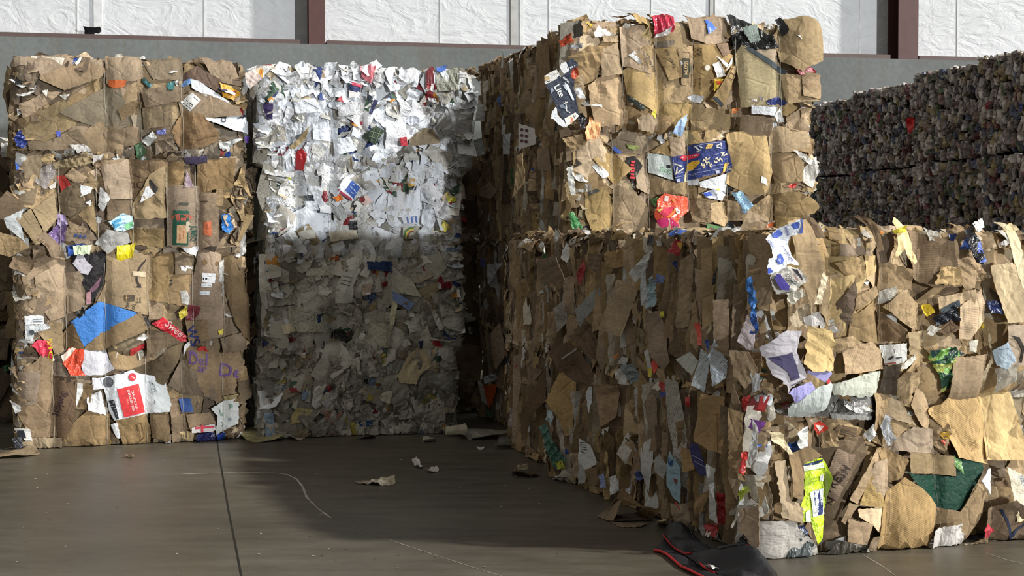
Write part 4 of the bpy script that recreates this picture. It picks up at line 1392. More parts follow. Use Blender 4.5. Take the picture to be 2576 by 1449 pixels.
w d0d0d4 110,270 230,265 170,340 120,410
p 7a80c8 75,240 105,235 100,290 75,290
wc d8d0c0 380,860 500,850 480,880 400,880
@D1s F
wf d4d0c8 60,1020 95,1060 130,1200 80,1160
wf d8642a 92,1060 188,1050 150,1170 125,1210
wc d0d4d4 90,1000 180,980 200,1010 110,1050
pc 3f6a4a 110,1210 160,1240 150,1280 110,1250
@C1s F
kf 6f5030 330,1250 500,930 500,1160 430,1220 340,1440
k 84643f 380,930 480,960 380,1080
@D4+D3s E
kf 8a6a3a 330,620 430,540 460,720 400,740
wf d8d4d0 300,700 420,740 400,830 300,860
o 6a4a4a 322,740 10
o 6a4a4a 352,745 10
o 6a4a4a 322,775 10
o 6a4a4a 350,780 10
o 6a4a4a 322,808 10
o 6a4a4a 348,812 10
w c8ccd0 200,770 260,760 240,890 200,890
w d0d4d4 0,810 70,790 90,890 10,900
k a8845a 65,1100 120,1060 170,1110 130,1160 70,1140
w d8d4cc 450,1140 480,1010 490,1060
p 5a7ab0 165,560 195,520 190,600
@U4s E
pc c8502c 555,200 600,150 620,200 570,240
wc d8dce0 600,230 680,210 680,240 610,250
kc 7a746a 620,110 690,70 700,170 630,180
kf 8a683f 415,250 480,200 500,480 430,500
@U3+C2s E
kf a07c4e 410,860 480,840 500,1000 420,980
k 9c7c54 300,900 340,880 330,1060 260,1150
@N1+M1s H
kf b08a52 200,220 300,20 420,90 390,450 340,470 290,340
pc a8bcc0 190,350 210,280 250,300 260,400
pc 4a7668 155,400 200,380 300,560 350,640 270,705 220,600
i b8bc4a 262,650 335,630 350,690 280,702
T|3|297,650|-85|40|20241c
wf dcdcd8 440,480 520,530 565,660 480,710 430,640
s 222222 5 450,510 490,512
s 222222 5 450,525 490,528
s 222222 5 450,540 490,546
s 222222 5 450,556 492,562
s 222222 5 452,572 480,585
k 8f6d44 480,700 570,680 570,810 520,820
k a07848 540,90 720,110 700,330 600,400 560,250
k 6f5232 600,420 680,480 690,640 620,560
p 8a98c0 575,740 610,730 630,830 590,830
w d8d8d4 640,760 690,740 720,850 660,880
n d4d0c4 690,590 780,440 810,460 760,520 810,560 760,670
s 3a3a3a 8 770,480 795,500
w dcdcdc 765,835 795,830 795,870 770,880
k 9a7648 820,570 870,560 860,740 810,800
pc 4a5a90 820,730 870,700 880,770 840,780
wf a4a4a0 955,640 1000,590 1060,680 1030,770 970,720
wf a4c4d2 1055,660 1070,570 1150,690 1150,940 1100,900 1050,800
i 3a5a90 1065,600 1075,650 1100,630 1090,680 1068,665
i 8a4a3a 1100,760 1130,770 1120,810
s d0544a 10 1120,930 1150,980
kf a07c50 1150,540 1220,560 1250,700 1160,720
wf 4a4a80 1210,520 1270,520 1350,740 1290,750 1230,650
s b0b0d0 4 1240,600 1310,640
s b0b0d0 4 1250,640 1320,680
kf ac8348 1240,500 1290,170 1460,190 1450,600 1340,560
s 7a5a34 3 1410,300 1412,580
kf a8824e 1480,270 1590,300 1580,740 1490,700
pc c03a38 1575,580 1620,580 1600,740 1570,720
pc c03a38 1580,190 1640,180 1610,290 1575,280
pc c43c3c 1180,190 1220,190 1215,260 1185,260
w d4d4d0 1345,660 1410,690 1380,860 1420,1080 1340,1050
k a88250 1250,890 1350,850 1300,1000 1250,1010
pc a03030 1300,1090 1410,1080 1410,1180 1320,1150
T|M|1350,1150|-20|40|e0d8c8
w dcdcd8 1620,640 1660,340 1690,420 1690,600 1650,680
w d8d4c8 1720,960 1740,880 1770,990 1740,1030
pc b8c84a 1540,870 1620,800 1640,840 1560,930
f b0a898 1600,740 1680,740 1690,940 1640,900
w d4cfc0 1515,1100 1550,950 1560,970 1530,1110
kf 9a764a 1560,980 1700,950 1700,1240 1660,1260 1560,1130
p 181818 1530,1240 1590,1150 1660,1260
wc d8d8d4 590,420 640,400 640,470 600,470
w d8dce0 500,120 530,120 520,310 480,180
p 2c3a80 1000,160 1060,150 1090,190 1010,190
'''
REG['Z'] = (0, 0, 1.0)
# ------------------------------------------------------------------ palettes: (kind, albedo, weight)
KB = [('k', 'a8875a', 3), ('k', '97754b', 3), ('k', 'b8935f', 2), ('k', '84653f', 2), ('g', 'a98656', 1), ('k', 'a58f6e', 1.4), ('k', '6f5436', 1)]
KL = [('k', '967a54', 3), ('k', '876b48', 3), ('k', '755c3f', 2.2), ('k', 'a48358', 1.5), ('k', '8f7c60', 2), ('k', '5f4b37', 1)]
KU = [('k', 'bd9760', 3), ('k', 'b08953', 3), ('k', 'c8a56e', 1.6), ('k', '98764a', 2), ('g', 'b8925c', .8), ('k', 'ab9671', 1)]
KS = [('k', 'b08c5c', 3), ('k', '9c7a4c', 3), ('k', '896b45', 2.5), ('k', 'c09c66', 1.6), ('k', '72583a', 1.4), ('k', 'a08c6c', 1), ('g', 'a88454', .6)]
BITS = [('w', 'd8d8d4', 5), ('w', 'cfc8b8', 3), ('k', 'c4a06a', 3), ('f', 'd0d0cc', 1), ('m', 'c8c4bc', 1.5), ('p', '3f5fae', .5), ('p', 'b83a3c', .5), ('p', '4a7a50', .3), ('p', 'd8b83c', .3), ('p', '2a2a2c', .7), ('p', 'c8ccd0', 1), ('n', 'c4c0b4', 1)]
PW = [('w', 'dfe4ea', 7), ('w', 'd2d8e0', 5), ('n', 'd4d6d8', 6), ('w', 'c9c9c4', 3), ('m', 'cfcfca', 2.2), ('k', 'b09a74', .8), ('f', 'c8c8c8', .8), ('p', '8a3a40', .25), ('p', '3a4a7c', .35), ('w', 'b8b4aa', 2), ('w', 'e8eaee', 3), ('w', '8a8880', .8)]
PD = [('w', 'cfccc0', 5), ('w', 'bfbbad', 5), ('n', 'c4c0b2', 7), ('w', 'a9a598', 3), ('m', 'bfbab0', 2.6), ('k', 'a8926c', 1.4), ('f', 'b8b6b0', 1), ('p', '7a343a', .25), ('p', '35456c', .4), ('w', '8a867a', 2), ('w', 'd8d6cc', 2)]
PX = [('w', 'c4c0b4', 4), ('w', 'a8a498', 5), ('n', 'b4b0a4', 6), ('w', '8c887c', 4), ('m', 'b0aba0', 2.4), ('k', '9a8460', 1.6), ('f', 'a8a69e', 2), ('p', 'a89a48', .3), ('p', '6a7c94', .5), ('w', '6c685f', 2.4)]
ST = lambda reg, y, *xs: [(reg, x, y) for x in xs]
B = {}
def bale(key, name, corner, yaw, W, D, z0, H, label, group, seed, cat='bale', **kw): B[key] = Bale(name, corner, yaw, W, D, z0, H, label, group, cat, seed, **kw)
GL, GP, GD, GU, GN, GC, GH = ('cardboard bales of the leftmost stack', 'white paper bales of the middle stack', 'cardboard bales behind the paper stack corner', 'cardboard bales of the tall right stack',
                              'cardboard bales of the near right row', 'baled cans along the right side', 'dark bales behind the front stacks')
Lc = (-3.81, 11.4)
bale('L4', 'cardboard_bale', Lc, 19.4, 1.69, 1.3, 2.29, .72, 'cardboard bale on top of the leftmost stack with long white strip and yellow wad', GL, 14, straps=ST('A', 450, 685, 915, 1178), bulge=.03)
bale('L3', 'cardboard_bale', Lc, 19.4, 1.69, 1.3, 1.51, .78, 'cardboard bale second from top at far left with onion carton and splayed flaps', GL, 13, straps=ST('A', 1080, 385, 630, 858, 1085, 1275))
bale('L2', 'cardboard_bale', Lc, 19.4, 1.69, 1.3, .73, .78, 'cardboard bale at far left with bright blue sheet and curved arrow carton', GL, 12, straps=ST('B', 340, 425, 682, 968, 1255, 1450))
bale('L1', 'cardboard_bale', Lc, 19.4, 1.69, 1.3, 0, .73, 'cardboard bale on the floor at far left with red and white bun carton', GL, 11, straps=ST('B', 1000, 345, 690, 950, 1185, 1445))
bale('P4', 'paper_bale', (-2.02, 11.95), 13, 1.70, 1.15, 2.25, .74, 'sunlit bale of white office paper on top of the paper stack', GP, 24, straps=ST('C', 600, 600, 800), bulge=.0)
bale('P3', 'paper_bale', (-1.96, 11.98), 13, 1.54, 1.15, 1.5, .75, 'white paper bale second from top with blue flyer and orange scrap', GP, 23, straps=ST('C', 1050, 375, 600, 772, 970, 1190), bulge=.01)
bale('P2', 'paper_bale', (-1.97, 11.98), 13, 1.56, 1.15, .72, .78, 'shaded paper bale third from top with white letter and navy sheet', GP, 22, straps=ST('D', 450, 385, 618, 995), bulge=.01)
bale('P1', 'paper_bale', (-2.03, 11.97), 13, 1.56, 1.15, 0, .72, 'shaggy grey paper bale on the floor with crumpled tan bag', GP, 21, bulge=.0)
Dc = (.22, 12.2)
for i, (z, lab) in enumerate([(0, 'cardboard bale on the floor beside paper stack with orange torn carton'), (.8, 'cardboard bale beside paper stack, second from floor, with hanging tan flap'), (1.6, 'dim cardboard bale beside white paper stack, second from top'), (2.4, 'cardboard bale at top of column behind the beer carton, dark layered side')]):
    bale('D%d' % (i + 1), 'cardboard_bale', Dc, 20, 1.7, 1.4, z, .8, lab, GD, 31 + i)
Cc = (.40, 10.25)
bale('C1', 'cardboard_bale', Cc, 18, 1.75, 1.3, 0, .815, 'cardboard bale on floor behind the near row with big leaning brown sheet', GU, 41)
bale('C2', 'cardboard_bale', Cc, 18, 1.75, 1.3, .815, .815, 'shaded cardboard bale carrying the two bright upper bales', GU, 42)
Uc = (.45, 11.0)
bale('U3', 'cardboard_bale', Uc, 9, 1.83, 1.22, 1.64, .8, 'sunlit cardboard bale with navy pasta carton and orange snack bag', GU, 43, straps=[('E', 865, 1080), ('E', 1088, 1080), ('E', 1322, 1080), ('E', 1562, 1080), ('E', 1825, 1080)], bulge=.03)
bale('U4', 'cardboard_bale', Uc, 9, 1.83, 1.22, 2.44, .79, 'topmost sunlit cardboard bale of tall right stack with dark beer carton', GU, 44, straps=[('E', 930, 400), ('E', 1130, 400), ('E', 1348, 400), ('E', 1612, 400), ('E', 1866, 400)], bulge=.03)
Nc, Mc = (1.27, 7.45), (.788, 8.775)
bale('N2', 'cardboard_bale', Nc, 20, 1.85, 1.38, .815, .815, 'upper near cardboard bale with white salt sack and green leaf bag', GN, 52, straps=[('G', 728, 700), ('G', 1066, 700), ('G', 1318, 700), ('G', 1702, 700)], bulge=.03)
bale('N1', 'cardboard_bale', Nc, 20, 1.85, 1.38, 0, .80, 'near cardboard bale on the floor with lime green drink wrapper', GN, 51, straps=[('I', 785, 700), ('I', 1205, 700), ('I', 1565, 700), ('I', 1945, 700)], bulge=.035)
bale('M2', 'cardboard_bale', Mc, 20, 1.8, 1.38, .815, .815, 'shaded upper cardboard bale with plain kraft sheet and dark brown bag', GN, 54)
bale('M1', 'cardboard_bale', Mc, 20, 1.8, 1.38, 0, .815, 'shaded cardboard bale on floor with white barred placard and green long wrapper', GN, 53)
hid = [((-6.0, 12.45), 19, 1.7, 'dark cardboard bale behind the leftmost stack'), ((-3.2, 13.9), 15, 1.72, 'dark cardboard bale in the gap left of the paper stack'), ((-1.3, 13.62), 15, 1.08, 'dark cardboard bale in the gap right of the paper stack')]
for c, (cor, yaw, W, lab) in enumerate(hid):
    for i, w in enumerate((', on the floor', ', middle one', ', uppermost')):
        bale('H%d%d' % (c, i), 'cardboard_bale', cor, yaw, W, 1.2, i * .83, .83, lab + w, GH, 60 + c * 4 + i)
load(B, TRACED)
for k, b in B.items():
    f = k[0]; b.core('3d2e1f' if f != 'P' else '4a473f')
    if f == 'L':
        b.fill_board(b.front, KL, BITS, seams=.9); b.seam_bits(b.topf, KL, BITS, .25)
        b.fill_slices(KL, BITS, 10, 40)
    elif f == 'P':
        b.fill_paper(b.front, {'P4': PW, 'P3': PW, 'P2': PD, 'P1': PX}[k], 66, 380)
        if k == 'P1': b.shag(b.front, PX, 260)
        b.crest(PW if k in ('P4', 'P3') else PX, PW, 26, .06, 'left'); b.crest(PW if k == 'P4' else PX, PW, 26, .06, 'right')
        if k == 'P4': b.crest(PW, PW, 60, .08)
        b.seam_bits(b.front, PW if k in ('P4', 'P3') else PD, BITS, 1.4); b.seam_bits(b.topf, PW, BITS, .5)
        b.fill_slices(PD, PD, 8, 60)
    elif f == 'U':
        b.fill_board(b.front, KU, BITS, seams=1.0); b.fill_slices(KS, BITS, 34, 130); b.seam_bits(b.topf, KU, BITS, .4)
    elif f == 'N':
        b.fill_board(b.front, KU if k == 'N2' else KB, BITS, cell=.21, seams=1.1); b.fill_slices(KS, BITS, 46, 220, .10); b.seam_bits(b.topf, KU, BITS, .5); b.seam_bits(b.left, KS, BITS, .5)
    elif f in 'MDC':
        b.fill_slices(KS, BITS, 52 if f != 'C' else 34, 230, .10 if f == 'M' else .06); b.seam_bits(b.left, KS, BITS, .7)
        if k in ('D4', 'M2'): b.seam_bits(b.topf, KS, BITS, .4)
        b.fill_board(b.front, KS, BITS, cell=.34, part=False, seams=.3, nmid=8, nbits=8)
    else:
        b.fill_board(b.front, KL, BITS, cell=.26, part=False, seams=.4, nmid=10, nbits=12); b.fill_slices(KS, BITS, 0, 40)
    b.wires('b9b4a6' if f in 'LPU' else '7a7364', r=.0016 if f in 'LPU' else .0011)
    if k in ('L4', 'U4', 'N2', 'M2', 'D4'): b.crest(KU if f in 'UN' else KS, BITS, 40, .075 if f != 'M' else .04)
    if f in 'LUN': b.crest(KS, BITS, 16, .06, 'right')
    if f in 'LUC': b.crest(KS, BITS, 16, .06, 'left')
    b.finish('packed_paper' if f == 'P' else 'packed_cardboard')
# ------------------------------------------------------------------ baled cans
def can_material():
    t = NT('crushed_aluminium'); rnd = t.rand(); uv = t.n('ShaderNodeTexCoord').outputs['Object']
    c = t.ramp(rnd, [(0, lin('8c8784')), (.16, lin('6f6a68')), (.3, lin('a39d98')), (.44, lin('5f5a58')), (.55, lin('857a68')), (.62, lin('a8a29c')), (.70, lin('74605c')), (.76, lin('505668')), (.81, lin('56604c')), (.85, lin('857a5c')), (.89, lin('70484a')), (.92, lin('4f4a4a')), (.97, lin('b8b4b0'))], 'CONSTANT')
    c = t.mix(1, c, t.ramp(t.noise(uv, 40, 3).outputs[0], [(.3, 1.2), (.65, 1.75)]), 'MULTIPLY')
    t.l(c, t.b.inputs['Base Color']); t.b.inputs['Metallic'].default_value = .25; t.b.inputs['Roughness'].default_value = .45
    return t.m
CANM = can_material()
def can_arr(rng):
    V = []; n = 9; rings = [(-.05, .022), (-.044, .031), (-.015, .033), (.018, .032), (.044, .031), (.05, .024)]; fl = rng.uniform(.28, .55); p1, p2 = rng.uniform(0, 6), rng.uniform(0, 6); sq = rng.uniform(.62, .95); bend = rng.uniform(-.25, .25)
    for z, r in rings:
        for k in range(n):
            an = 2 * math.pi * k / n; rr = r * (1 + .14 * math.sin(3 * an + p1 + z * 60))
            V.append((rr * math.cos(an) * 1.1, rr * math.sin(an) * fl + .005 * math.sin(z * 80 + p2) + bend * z, z * sq))
    T = []
    for i in range(len(rings) - 1):
        for k in range(n):
            a = i * n + k; b = i * n + (k + 1) % n; T += [(a, b, b + n), (a, b + n, a + n)]
    for o, s in ((0, -1), ((len(rings) - 1) * n, 1)):
        for k in range(1, n - 1): T.append((o, o + k, o + k + 1) if s > 0 else (o, o + k + 1, o + k))
    return np.array(V), np.array(T)
crng = random.Random(5); CANS = [can_arr(crng) for _ in range(10)]; CANME = []
def rotz(a): c, s = math.cos(a), math.sin(a); return np.array([[c, -s, 0], [s, c, 0], [0, 0, 1]])
def rotx(a): c, s = math.cos(a), math.sin(a); return np.array([[1, 0, 0], [0, c, -s], [0, s, c]])
cols = [((3.71, 14.98), 1.4, 'farthest'), ((3.93, 13.44), 1.45, 'second farthest'), ((4.0, 12.17), 1.1, 'second nearest'), ((4.33, 10.67), 1.45, 'nearest')]
for ci, (cor, L, word) in enumerate(cols):
    for lv in range(4):
        lab = 'dark bale of crushed cans, %s column of the can wall, %s' % (word, ('floor level', 'second level', 'third level', 'topmost')[lv])
        b = Bale('can_bale', cor, 21, 1.2, L, lv * .77, .765, lab, GC, 'bale', 100 + ci * 4 + lv); g = b.rng
        b.core('2a2523')
        if lv >= 2:
            items = []; ny = int(L / .034); nz = int(.765 / .072)
            for i in range(ny):
                for j in range(nz):
                    y = (i + .5 + g.uniform(-.4, .4)) / ny * L - L / 2; z = (j + .5 * (i % 2) + .25 + g.uniform(-.4, .4)) / nz * .765; items.append((-.6 + .035 - g.uniform(0, .035), y, min(.72, max(.045, z)), 0))
            if lv == 3:
                for i in range(170): items.append((g.uniform(-.6, -.25), g.uniform(-.5, .5) * L, .765 + g.uniform(-.01, .012), 1))
                for i in range(ny): items.append((-.6 + g.uniform(0, .05), (i + g.random()) / ny * L - L / 2, .745 + g.uniform(0, .02), 0))
            g.shuffle(items); st = []; base = 0
            for n, (x, y, z, flat) in enumerate(items):
                A = rotx(g.gauss(0, .32)) @ rotz(g.gauss(0, .5))
                if flat: A = rotz(g.uniform(0, 6)) @ rotx(math.pi / 2 + g.gauss(0, .2))
                if n < 100:
                    if not CANME:
                        for V, T in CANS:
                            o = mesh_obj('crushed_can', V, T, None, [CANM]); CANME.append(o.data); bpy.data.objects.remove(o)
                    o = bpy.data.objects.new('crushed_can', g.choice(CANME)); COL.objects.link(o); o.parent = b.root
                    M = np.eye(4); M[:3, :3] = A; M[:3, 3] = (x, y, z); from mathutils import Matrix; o.matrix_local = Matrix(M.tolist())
                else:
                    V, T = g.choice(CANS); b.stuff.add(V @ A.T + np.array([x, y, z]), T, np.zeros((len(V), 2)), CANM)
            if (ci, lv) == (1, 3): pass
        b.finish('packed_cans')
        if (ci, lv) in ((2, 3), (1, 2), (3, 2), (0, 3), (1, 3), (3, 3)):
            P = Plane((-.615, 0, 0), (0, -1, 0), (0, 0, 1), (-1, 0, 0)); b.last = None
            for hx, px, py, r in {(2, 3): [('d8242c', 2295, 315, 17)], (1, 2): [], (3, 2): [], (0, 3): [('34416c', 2105, 268, 8)], (1, 3): [('9a2f38', 2213, 298, 11), ('b8b4b0', 2118, 354, 9)], (3, 3): [('2f3f8c', 2572, 270, 8), ('8a2f38', 2490, 265, 8)]}[(ci, lv)]:
                a_, b_ = b.px_plane(px, py, P); rr = r * 12.9 / 3700
                poly = [(a_ + rr * .8 * math.cos(k * .7), b_ + rr * 1.25 * math.sin(k * .7)) for k in range(9)]
                V, T, UV, _ = sheet(poly, P, g, 'crump', th=.001, base=.02); b.part('plastic_scrap', V, T, UV, mat('p', hx))
# ------------------------------------------------------------------ the setting
def floor_material():
    t = NT('sealed_concrete'); v = t.n('ShaderNodeTexCoord').outputs['Object']
    big = t.noise(v, .55, 5, .6).outputs[0]; mid = t.noise(t.scale(v, (1.0, 3.2, 1)), 2.2, 5, .65).outputs[0]; fine = t.noise(t.scale(v, (1, 7, 1)), 14, 4, .7).outputs[0]; grain = t.noise(v, 160, 2).outputs[0]
    c = t.ramp(big, [(.32, lin('4f4a40')), (.5, lin('5b564b')), (.66, lin('666156'))])
    c = t.mix(1, c, t.ramp(mid, [(.3, .78), (.68, 1.14)]), 'MULTIPLY'); c = t.mix(1, c, t.ramp(fine, [(.3, .86), (.7, 1.12)]), 'MULTIPLY'); c = t.mix(1, c, t.ramp(grain, [(.3, .88), (.7, 1.1)]), 'MULTIPLY')
    sp = t.noise(t.scale(v, (1.6, .7, 1)), 1.7, 3).outputs[0]
    c = t.mix(t.math('MULTIPLY', t.ramp(sp, [(.55, 0.0), (.75, 1.0)]), .35), c, lin('5a5040'))
    t.l(c, t.b.inputs['Base Color']); t.l(t.ramp(mid, [(.3, .34), (.7, .52)]), t.b.inputs['Roughness']); t.b.inputs['Specular IOR Level'].default_value = .35
    t.l(t.bump(fine, .12, .004), t.b.inputs['Normal'])
    return t.m
gx, gy = np.meshgrid(np.linspace(-16, 18, 35), np.linspace(-6, 26, 33)); FV = np.stack([gx.ravel(), gy.ravel(), 0 * gx.ravel()], 1)
FT = [t for j in range(32) for i in range(34) for a in [j * 35 + i] for t in ((a, a + 1, a + 36), (a, a + 36, a + 35))]
flo = tag(mesh_obj('floor', FV, FT, None, [floor_material()]), kind='structure')
def floor_strip(name, pts, w, hx, z=.0012, wv=0.0):
    rng = random.Random(name + hx); G = [ground(*p) for p in pts]; Q = []
    for a, b in zip(G, G[1:]):
        n = max(1, int(np.linalg.norm(b - a) / .05)); Q += [a + (b - a) * k / n for k in range(n)]
    Q.append(G[-1]); V = []; T = []
    for i, p in enumerate(Q):
        d = Q[min(i + 1, len(Q) - 1)] - Q[max(0, i - 1)]; d /= np.linalg.norm(d); nrm = np.array([-d[1], d[0], 0]); ww = w / 2 * (1 + wv * rng.uniform(-1, 1))
        V += [p + nrm * ww + np.array([0, 0, z]), p - nrm * ww + np.array([0, 0, z])]
        if i: k = 2 * i; T += [(k - 2, k - 1, k + 1), (k - 2, k + 1, k)]
    return mesh_obj(name, V, T, None, [plain(name + hx, hx, .8, spec=.2)], flo)
floor_strip('floor_joint', [(545, 1100), (552, 1150), (560, 1195), (575, 1285), (592, 1370), (609, 1460)], .011, '2a2722')
floor_strip('scuff_line', [(460, 1193), (560, 1190), (640, 1189), (690, 1190), (722, 1194), (746, 1205), (762, 1226), (772, 1252), (800, 1280), (832, 1303)], .014, 'b0aca0', wv=.5)
floor_strip('scuff_line', [(865, 1318), (960, 1352), (1080, 1392), (1180, 1424), (1300, 1462)], .006, '958e80', wv=.6)
floor_strip('scuff_line', [(2170, 1395), (2220, 1425), (2270, 1462)], .007, '8f897c', wv=.7)
floor_strip('scuff_line', [(2480, 1392), (2530, 1408), (2600, 1425)], .006, '8f897c', wv=.7)
# back wall: a thick concrete push wall, steel columns and a white faced insulation wall above
WY = R(10.9); WO = np.array([0, 18.95, 0]); WF = np.array([math.cos(WY), math.sin(WY), 0]); WB = np.array([-math.sin(WY), math.cos(WY), 0]); ZT = 4.08
def wall_u(px, py=90, back=0.0):
    d = ray(px, py); o = WO + WB * back; t = ((o - CAM) @ WB) / (d @ WB); return (CAM + d * t - o) @ WF
def wall_box(name, u0, u1, b0, b1, z0, z1, m, kind='structure', parent=None):
    V, T = box_arr(u0, u1, b0, b1, z0, z1); V = np.array([WO + WF * p[0] + WB * p[1] + np.array([0, 0, p[2]]) for p in V])
    return tag(mesh_obj(name, V, T, None, [m], parent), kind=kind)
def concrete():
    t = NT('grey_concrete'); v = t.n('ShaderNodeTexCoord').outputs['Object']
    c = t.ramp(t.noise(t.scale(v, (1, 1, .5)), .8, 5, .6).outputs[0], [(.3, lin('606463')), (.7, lin('717573'))])
    drip = t.noise(t.scale(v, (3.5, 3.5, .25)), 1.5, 4).outputs[0]
    c = t.mix(t.math('MULTIPLY', t.ramp(drip, [(.56, 0.0), (.8, 1.0)]), .5), c, lin('6a5c50')); c = t.mix(1, c, t.ramp(t.noise(v, 18, 4).outputs[0], [(.3, .88), (.7, 1.08)]), 'MULTIPLY')
    t.l(c, t.b.inputs['Base Color']); t.b.inputs['Roughness'].default_value = .85; t.l(t.bump(t.noise(v, 9, 4).outputs[0], .25, .02), t.b.inputs['Normal']); return t.m
def insulation():
    t = NT('white_vinyl_facing'); v = t.n('ShaderNodeTexCoord').outputs['Object']
    big = t.n('ShaderNodeTexNoise'); t.l(t.scale(v, (1, 1, 1.7)), big.inputs['Vector']); big.inputs['Scale'].default_value = 2.4; big.inputs['Detail'].default_value = 5; big.inputs['Distortion'].default_value = 1.8; big.inputs['Roughness'].default_value = .55
    t.l(t.mix(1, lin('c9ccce'), t.ramp(t.noise(v, 1.3, 3).outputs[0], [(.3, .92), (.7, 1.02)]), 'MULTIPLY'), t.b.inputs['Base Color'])
    nb = t.bump(big.outputs[0], .5, .06); nb = t.bump(t.noise(v, 11, 3).outputs[0], .2, .01, nb)
    t.l(nb, t.b.inputs['Normal']); t.b.inputs['Roughness'].default_value = .55; return t.m
wall_box('wall_back', -12, 16, 0, .36, 0, ZT, concrete())
wall_box('wall_back_upper', -12, 16, .36, .5, 0, 7.5, insulation())
steel = plain('red_oxide_steel', '4f2e2a', .6); steelg = plain('brown_steel_girt', '5a4844', .65); white = plain('white_batten', 'd0d2d2', .6); batten = plain('grey_batten', 'a8a8a4', .6)
CU = [(wall_u(777), wall_u(818)), (wall_u(2262), wall_u(2312))]
edges = [-12] + [x for p in CU for x in (p[0] - .11, p[1] + .02)] + [16]
for a, b_ in ((edges[0], edges[1]), (edges[2], edges[3]), (edges[4], edges[5])):
    wall_box('trim_1', a, b_, .03, .36, ZT, ZT + .055, steelg)
for a, b_ in CU:
    c = (a + b_) / 2; V = []; T = []
    for bx in ((a, b_, .02, .035), (a, b_, .33, .36), (c - .006, c + .006, .035, .33)):
        v, t_ = box_arr(bx[0], bx[1], bx[2], bx[3], ZT, 7.5); T += [tuple(i + len(V) for i in q) for q in t_]; V += v
    V = np.array([WO + WF * p[0] + WB * p[1] + np.array([0, 0, p[2]]) for p in V]); tag(mesh_obj('trim_2', V, T, None, [steel]), kind='structure')
for px, w, m in ((195, .02, white), (246, .10, white), (515, .025, white), (1108, .02, white), (1293, .09, batten), (1312, .05, white), (1382, .02, white), (1790, .05, batten), (1806, .09, white), (1640, .02, white), (2165, .02, white), (2410, .02, white), (1895, .02, white)):
    u = wall_u(px, 40, .34); wall_box('trim_3', u - w / 2, u + w / 2, .352 if w < .04 else .335, .362, ZT, 7.5, m)
# ------------------------------------------------------------------ loose things on the floor
FP = Plane((0, 0, 0), (1, 0, 0), (0, 1, 0), (0, 0, 1), 0.0)
def litter(name, label, cat, kind, hx, pts, style='fold', group='loose scraps on the floor', hgt=.012, **kw):
    rng = random.Random(label); G = np.array([ground(*p)[:2] for p in pts]); c = G.mean(0)
    P = Plane((c[0], c[1], 0), (1, 0, 0), (0, 1, 0), (0, 0, 1), 0.0)
    V, T, UV, _ = sheet([tuple(p - c) for p in G], P, rng, style, base=hgt, th=.003 if kind in 'kg' else .001, **kw)
    V = V - np.array([c[0], c[1], 0]) * 0; z0 = V[:, 2].min(); V[:, 2] -= z0 - .001
    V[:, 0] -= c[0]; V[:, 1] -= c[1]
    o = mesh_obj(name, V, T, UV, [mat(kind, hx)]); o.location = (c[0], c[1], 0); tag(o, label, cat, group); return o
litter('cardboard_scrap', 'torn tan cardboard flap on the floor in front of the leftmost stack', 'scrap', 'k', 'a8895f', [(-20, 1146), (35, 1133), (88, 1131), (100, 1144), (52, 1153), (-20, 1156)])
litter('paper_strip', 'long pale paper strip lying alone on the dark floor', 'scrap', 'w', 'b8ad98', [(893, 1211), (925, 1209), (960, 1213), (995, 1212), (992, 1223), (940, 1222), (900, 1219)], 'crump', hgt=.02)
litter('tissue', 'small curled white tissue on the floor behind the long pale strip', 'tissue', 'w', 'dcd8d0', [(1035, 1171), (1048, 1165), (1064, 1174), (1060, 1181), (1042, 1176)], 'crump', hgt=.02)
litter('paper_scrap', 'short white paper strip beside the curled tissue', 'scrap', 'w', 'd0ccc0', [(1068, 1186), (1100, 1181), (1104, 1187), (1082, 1191)], 'crump')
litter('paper_scrap', 'flat ragged white scrap on floor in front of the shaggy paper bale', 'scrap', 'w', 'bcb8ac', [(1063, 1106), (1092, 1107), (1098, 1112), (1068, 1114)], 'fold')
litter('paper_scrap', 'tiny white pointed scrap left of the clear plastic tray', 'scrap', 'w', 'd4d0c8', [(1195, 1126), (1219, 1130), (1207, 1134)], 'fold')
litter('plastic_tray', 'clear crumpled plastic tray on floor beside the leaning brown sheet', 'tray', 'f', '8a877e', [(1243, 1132), (1256, 1110), (1290, 1108), (1300, 1131)], 'crump', hgt=.04)
litter('cardboard_scrap', 'dark brown curled cardboard strip alone on the floor', 'scrap', 'k', '7a5f3e', [(1286, 1190), (1302, 1186), (1350, 1191), (1362, 1197), (1330, 1203), (1290, 1200)], 'crump', hgt=.02)
litter('tissue', 'crumpled white tissue on floor near the green and yellow wrapper', 'tissue', 'w', 'd0ccc4', [(1388, 1201), (1420, 1205), (1437, 1212), (1425, 1217), (1398, 1213)], 'crump', hgt=.025)
litter('paper_scrap', 'small tan curl on floor above the dark brown cardboard strip', 'scrap', 'w', 'a89a80', [(1300, 1180), (1326, 1175), (1329, 1182), (1303, 1185)], 'crump')
litter('cardboard_scrap', 'heap of torn tan cardboard at the foot of the leaning sheet', 'scrap', 'k', 'a58250', [(1320, 1150), (1345, 1122), (1380, 1112), (1385, 1150), (1348, 1162)], 'crump', hgt=.06)
litter('plastic_film', 'yellowish crumpled film on floor between the leftmost and paper stacks', 'film', 'p', 'b5ab80', [(606, 1104), (640, 1086), (700, 1098), (714, 1110), (640, 1114)], 'crump', hgt=.03)
litter('tissue', 'crumpled grey white tissue at the foot of the paper stack', 'tissue', 'w', 'c4c0b6', [(726, 1108), (735, 1088), (755, 1086), (768, 1102), (748, 1110)], 'crump', hgt=.05)
litter('cardboard_scrap', 'thin brown board sliver on floor before the paper stack', 'scrap', 'k', '6f5a44', [(892, 1106), (918, 1100), (948, 1098), (940, 1104)], 'fold')
